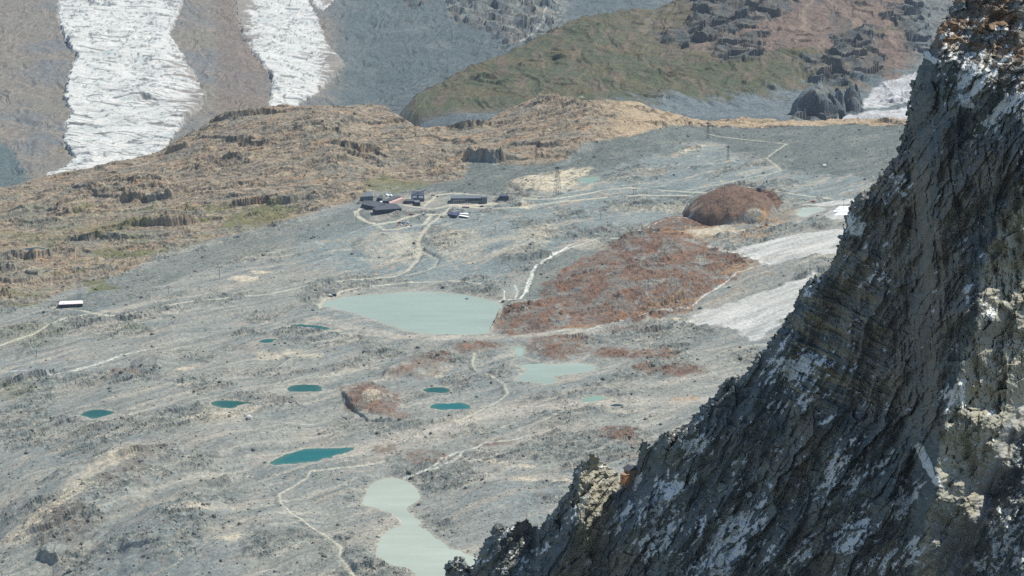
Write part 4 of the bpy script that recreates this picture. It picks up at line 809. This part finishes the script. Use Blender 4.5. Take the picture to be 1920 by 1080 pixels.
for a in [(757,419,(6,3,3),M_blue,'blue container in the middle of the building yard',.2), (749,418,(5,3,2.6),M_red,'red container at the left of the building yard',.5), (765,418,(5,3,2.6),M_white,'white container right of the blue one',-.2), (752,422,(6,2.5,2.4),M_white,'long white container in front of the red one',-.4), (762,423,(4,3,2.4),M_or,'orange container in front of the blue one',.1), (771,424,(4,2.5,2.2),M_steeld,'dark container at the right of the building yard',.3), (745,423,(3,2.4,2),M_or,'small orange box at the left front of the building yard',.3), (768,429,(5,2.5,1.8),M_pale,'pale container on the lower road of the building yard',.2)]:
    crate(*a)
# white fleece covers on the glacier
def fleece(px, lab):
    P = [hit(u, v, ymax=NEAR) for u, v in px]; b = MB(); n = len(P)
    c = np.mean(P, 0); e = empty('fleece_cover', tuple(c), lab, 'cover', 'white covers on the glacier')
    b.prism([(p[0]-c[0], p[1]-c[1]) for p in P], [p[2]-c[2]-1.5 for p in P], [p[2]-c[2]+.5 for p in P]); b.build('cover', M_cloth, e)
fleece([(1562,397),(1600,397),(1600,387),(1574,387)], 'upper white fleece sheet covering the snow beside the cliff')
fleece([(1564,404),(1600,403),(1600,399),(1570,399)], 'lower white fleece strip covering the snow beside the cliff')
# individual boulders
def rock_mesh(name, r, m, parent, seed):
    q = np.random.default_rng(seed); import bmesh
    bm = bmesh.new(); bmesh.ops.create_icosphere(bm, subdivisions=2, radius=r)
    for vtx in bm.verts:
        vtx.co *= .75+.5*q.random(); vtx.co.z *= .75
    me = bpy.data.meshes.new(name); bm.to_mesh(me); bm.free(); me.materials.append(m); o = bpy.data.objects.new(name, me); COLL.objects.link(o); return o
M_bp = mm('pale_boulder', (190, 188, 180), scale=.3, var=.25, bump=.5); M_bd = mm('dark_boulder', (92, 100, 106), scale=.3, var=.25, bump=.5)
for i, (u, v, r, m, lab) in enumerate([(467,784,5.0,M_bp,'large pale boulder on the slope below the second teal tarn from the left'), (1313,579,4.5,M_bd,'dark blue boulder at the edge of the dirty glacier'), (205,729,3.4,M_bd,'dark boulder alone on the grey slope above the leftmost tarn'), (831,532+7,3.5,M_bd,'dark boulder on the far shore of the big lake'), (875,563,4.5,M_bd,'dark boulder left of the waterfall foot'), (83,583+2,3.0,M_bd,'dark boulder below the road bend at the pink roofed hut'), (711,312,5.0,M_bd,'dark block on the tan rock face'), (1545,312,6.0,M_bp,'pale slab boulder on grey scree beside the cliff')]):
    X, Y, Zt = hit(u, v, ymax=NEAR); o = rock_mesh('boulder', r, m, None, 50+i); o.location = (X, Y, Zt+r*.25); o['label'] = lab; o['category'] = 'boulder'
# scattered stones, too many to count
NS = 42000
uu = rng.uniform(-100, 2020, NS*3); yy = 1/np.sqrt(rng.uniform(1/6400**2, 1/3250**2, NS*3))
ci = np.clip(((uu-960)/FP/(cP+0*sP)-AC[0])/(AC[1]-AC[0]), 0, NC-1).astype(int); rr_i = np.clip(np.searchsorted(YR, yy), 0, NR-1)
den = .3+.7*scree[rr_i, ci]+.5*rmask[rr_i, ci]; okk = (rng.random(NS*3) < den) & (dl_all[rr_i, ci] < -3) & (road[rr_i, ci] < .1) & (ice[rr_i, ci] < .2) & (strm[rr_i, ci] < .1)
ci, rr_i = ci[okk][:NS], rr_i[okk][:NS]; n = len(ci)
ctr = np.stack([x[rr_i, ci], y[rr_i, ci], Z[rr_i, ci]], -1); sz = .55+.5*rng.pareto(3.0, n); sz = np.clip(sz, .5, 3.2)
cube = np.array([(a, b, c) for c in (-1, 1) for a, b in ((-1, -1), (1, -1), (1, 1), (-1, 1))], float)
V = ctr[:, None, :]+cube[None]*sz[:, None, None]*rng.uniform(.5, 1.15, (n, 8, 3))*np.array([1.1, 1.1, .8])
Fq = np.array([(3, 2, 1, 0), (4, 5, 6, 7), (0, 1, 5, 4), (1, 2, 6, 5), (2, 3, 7, 6), (3, 0, 4, 7)])
F = (Fq[None]+8*np.arange(n)[:, None, None]).reshape(-1, 4)
me = bpy.data.meshes.new('scattered_stones'); me.vertices.add(n*8); me.vertices.foreach_set('co', V.astype(np.float32).ravel()); me.loops.add(F.size); me.loops.foreach_set('vertex_index', F.astype(np.int32).ravel()); me.polygons.add(len(F)); me.polygons.foreach_set('loop_start', np.arange(0, F.size, 4, dtype=np.int32)); me.update(calc_edges=True)
tone = rng.choice([.55, .75, .95, 1.4], n, p=[.3, .3, .25, .15]); sc = np.ones((n, 8, 4), np.float32); sc[..., :3] = np.clip(col[rr_i, ci]*tone[:, None], .02, .75)[:, None, :]
at = me.color_attributes.new('ground_color', 'FLOAT_COLOR', 'POINT'); at.data.foreach_set('color', sc.ravel()); me.materials.append(m_ground)
o = bpy.data.objects.new('scattered_stones', me); COLL.objects.link(o); o['kind'] = 'stuff'
# alpine refuge on the ridge
P0, Yh = cliff_at(1177, 912); k_ = Yh/FP; a0, T0 = ray(1172, 903); Yh = float(cliff_at(1172, 914)[1])-1.0
Yh -= 2.0; hx, hy, hzz = float(a0*Yh), Yh, float(CZ-T0*Yh)
e = empty('mountain_refuge', (hx, hy, hzz), 'small wooden refuge with orange sunlit wall perched in a notch of the ridge', 'hut', None, 0)
def gable(b, cx, cy, sx, sy, z0, zt, rise, over, th, rz):
    co, si = math.cos(rz), math.sin(rz); w2, d2 = sx/2+over, sy/2+over
    def p(X, Y, Zz): return (cx+X*co-Y*si, cy+X*si+Y*co, Zz)
    for s in (-1, 1):
        vs = [p(0, -d2, zt+rise), p(s*w2, -d2, zt-.25), p(s*w2, d2, zt-.25), p(0, d2, zt+rise)]; vs += [(q[0], q[1], q[2]+th) for q in vs]
        f = [(0, 1, 2, 3), (7, 6, 5, 4), (0, 4, 5, 1), (1, 5, 6, 2), (2, 6, 7, 3), (3, 7, 4, 0)]; b.add(vs, f)
RZ = R_(42)
b = MB(); b.box((0, 0, 1.2), (2.9, 2.9, 4.2), RZ); b.build('annex_wall', M_wood, e)
b = MB(); co, si = math.cos(RZ), math.sin(RZ); b.box((0, 0, 3.42), (3.1, 3.1, .2), RZ); b.build('annex_roof', M_wood2, e)
b = MB(); nx_, ny_ = -math.sin(R_(48)), -math.cos(R_(48)); b.box((nx_*1.36-.1, ny_*1.36, 2.0), (.75, .1, 1.1), math.atan2(nx_, -ny_) if False else RZ-math.pi/2); b.build('window', M_glass, e)
b = MB(); b.box((2.6, 3.2, 2.4), (4.4, 4.4, 4.6), R_(25)); b.build('wall', M_wood2, e)
b = MB(); gable(b, 2.6, 3.2, 4.4, 4.4, 0, 4.75, 1.1, .45, .18, R_(25)); b.build('roof', M_roof, e)
b = MB(); b.box((0, 0, -1.0), (3.4, 3.4, .5), RZ); b.tube((-1, -1, -1), (-.6, 0, -3.5), .12); b.tube((1, -1, -1), (.6, 0, -3.5), .12); b.build('platform', M_wood2, e)
# ---------------- haze ----------------
hb = MB(); hb.box((0, 6400, 450), (9000, 16000, 0)); 
zmin, zmax = float(Z.min())-2, CZ+60
hb = MB(); hb.box((0, 6600, (zmin+zmax)/2), (5200, 14400, zmax-zmin))
hm_ = bpy.data.materials.new('haze_air'); hm_.use_nodes = True; t = hm_.node_tree
for nd in list(t.nodes):
    if nd.type != 'OUTPUT_MATERIAL': t.nodes.remove(nd)
pv = t.nodes.new('ShaderNodeVolumePrincipled'); pv.inputs['Color'].default_value = (.74, .85, 1.0, 1); pv.inputs['Density'].default_value = 0.85e-5; pv.inputs['Anisotropy'].default_value = 0.0
t.links.new(pv.outputs[0], [n_ for n_ in t.nodes if n_.type == 'OUTPUT_MATERIAL'][0].inputs['Volume'])
ho = hb.build('haze', hm_); ho['kind'] = 'stuff'
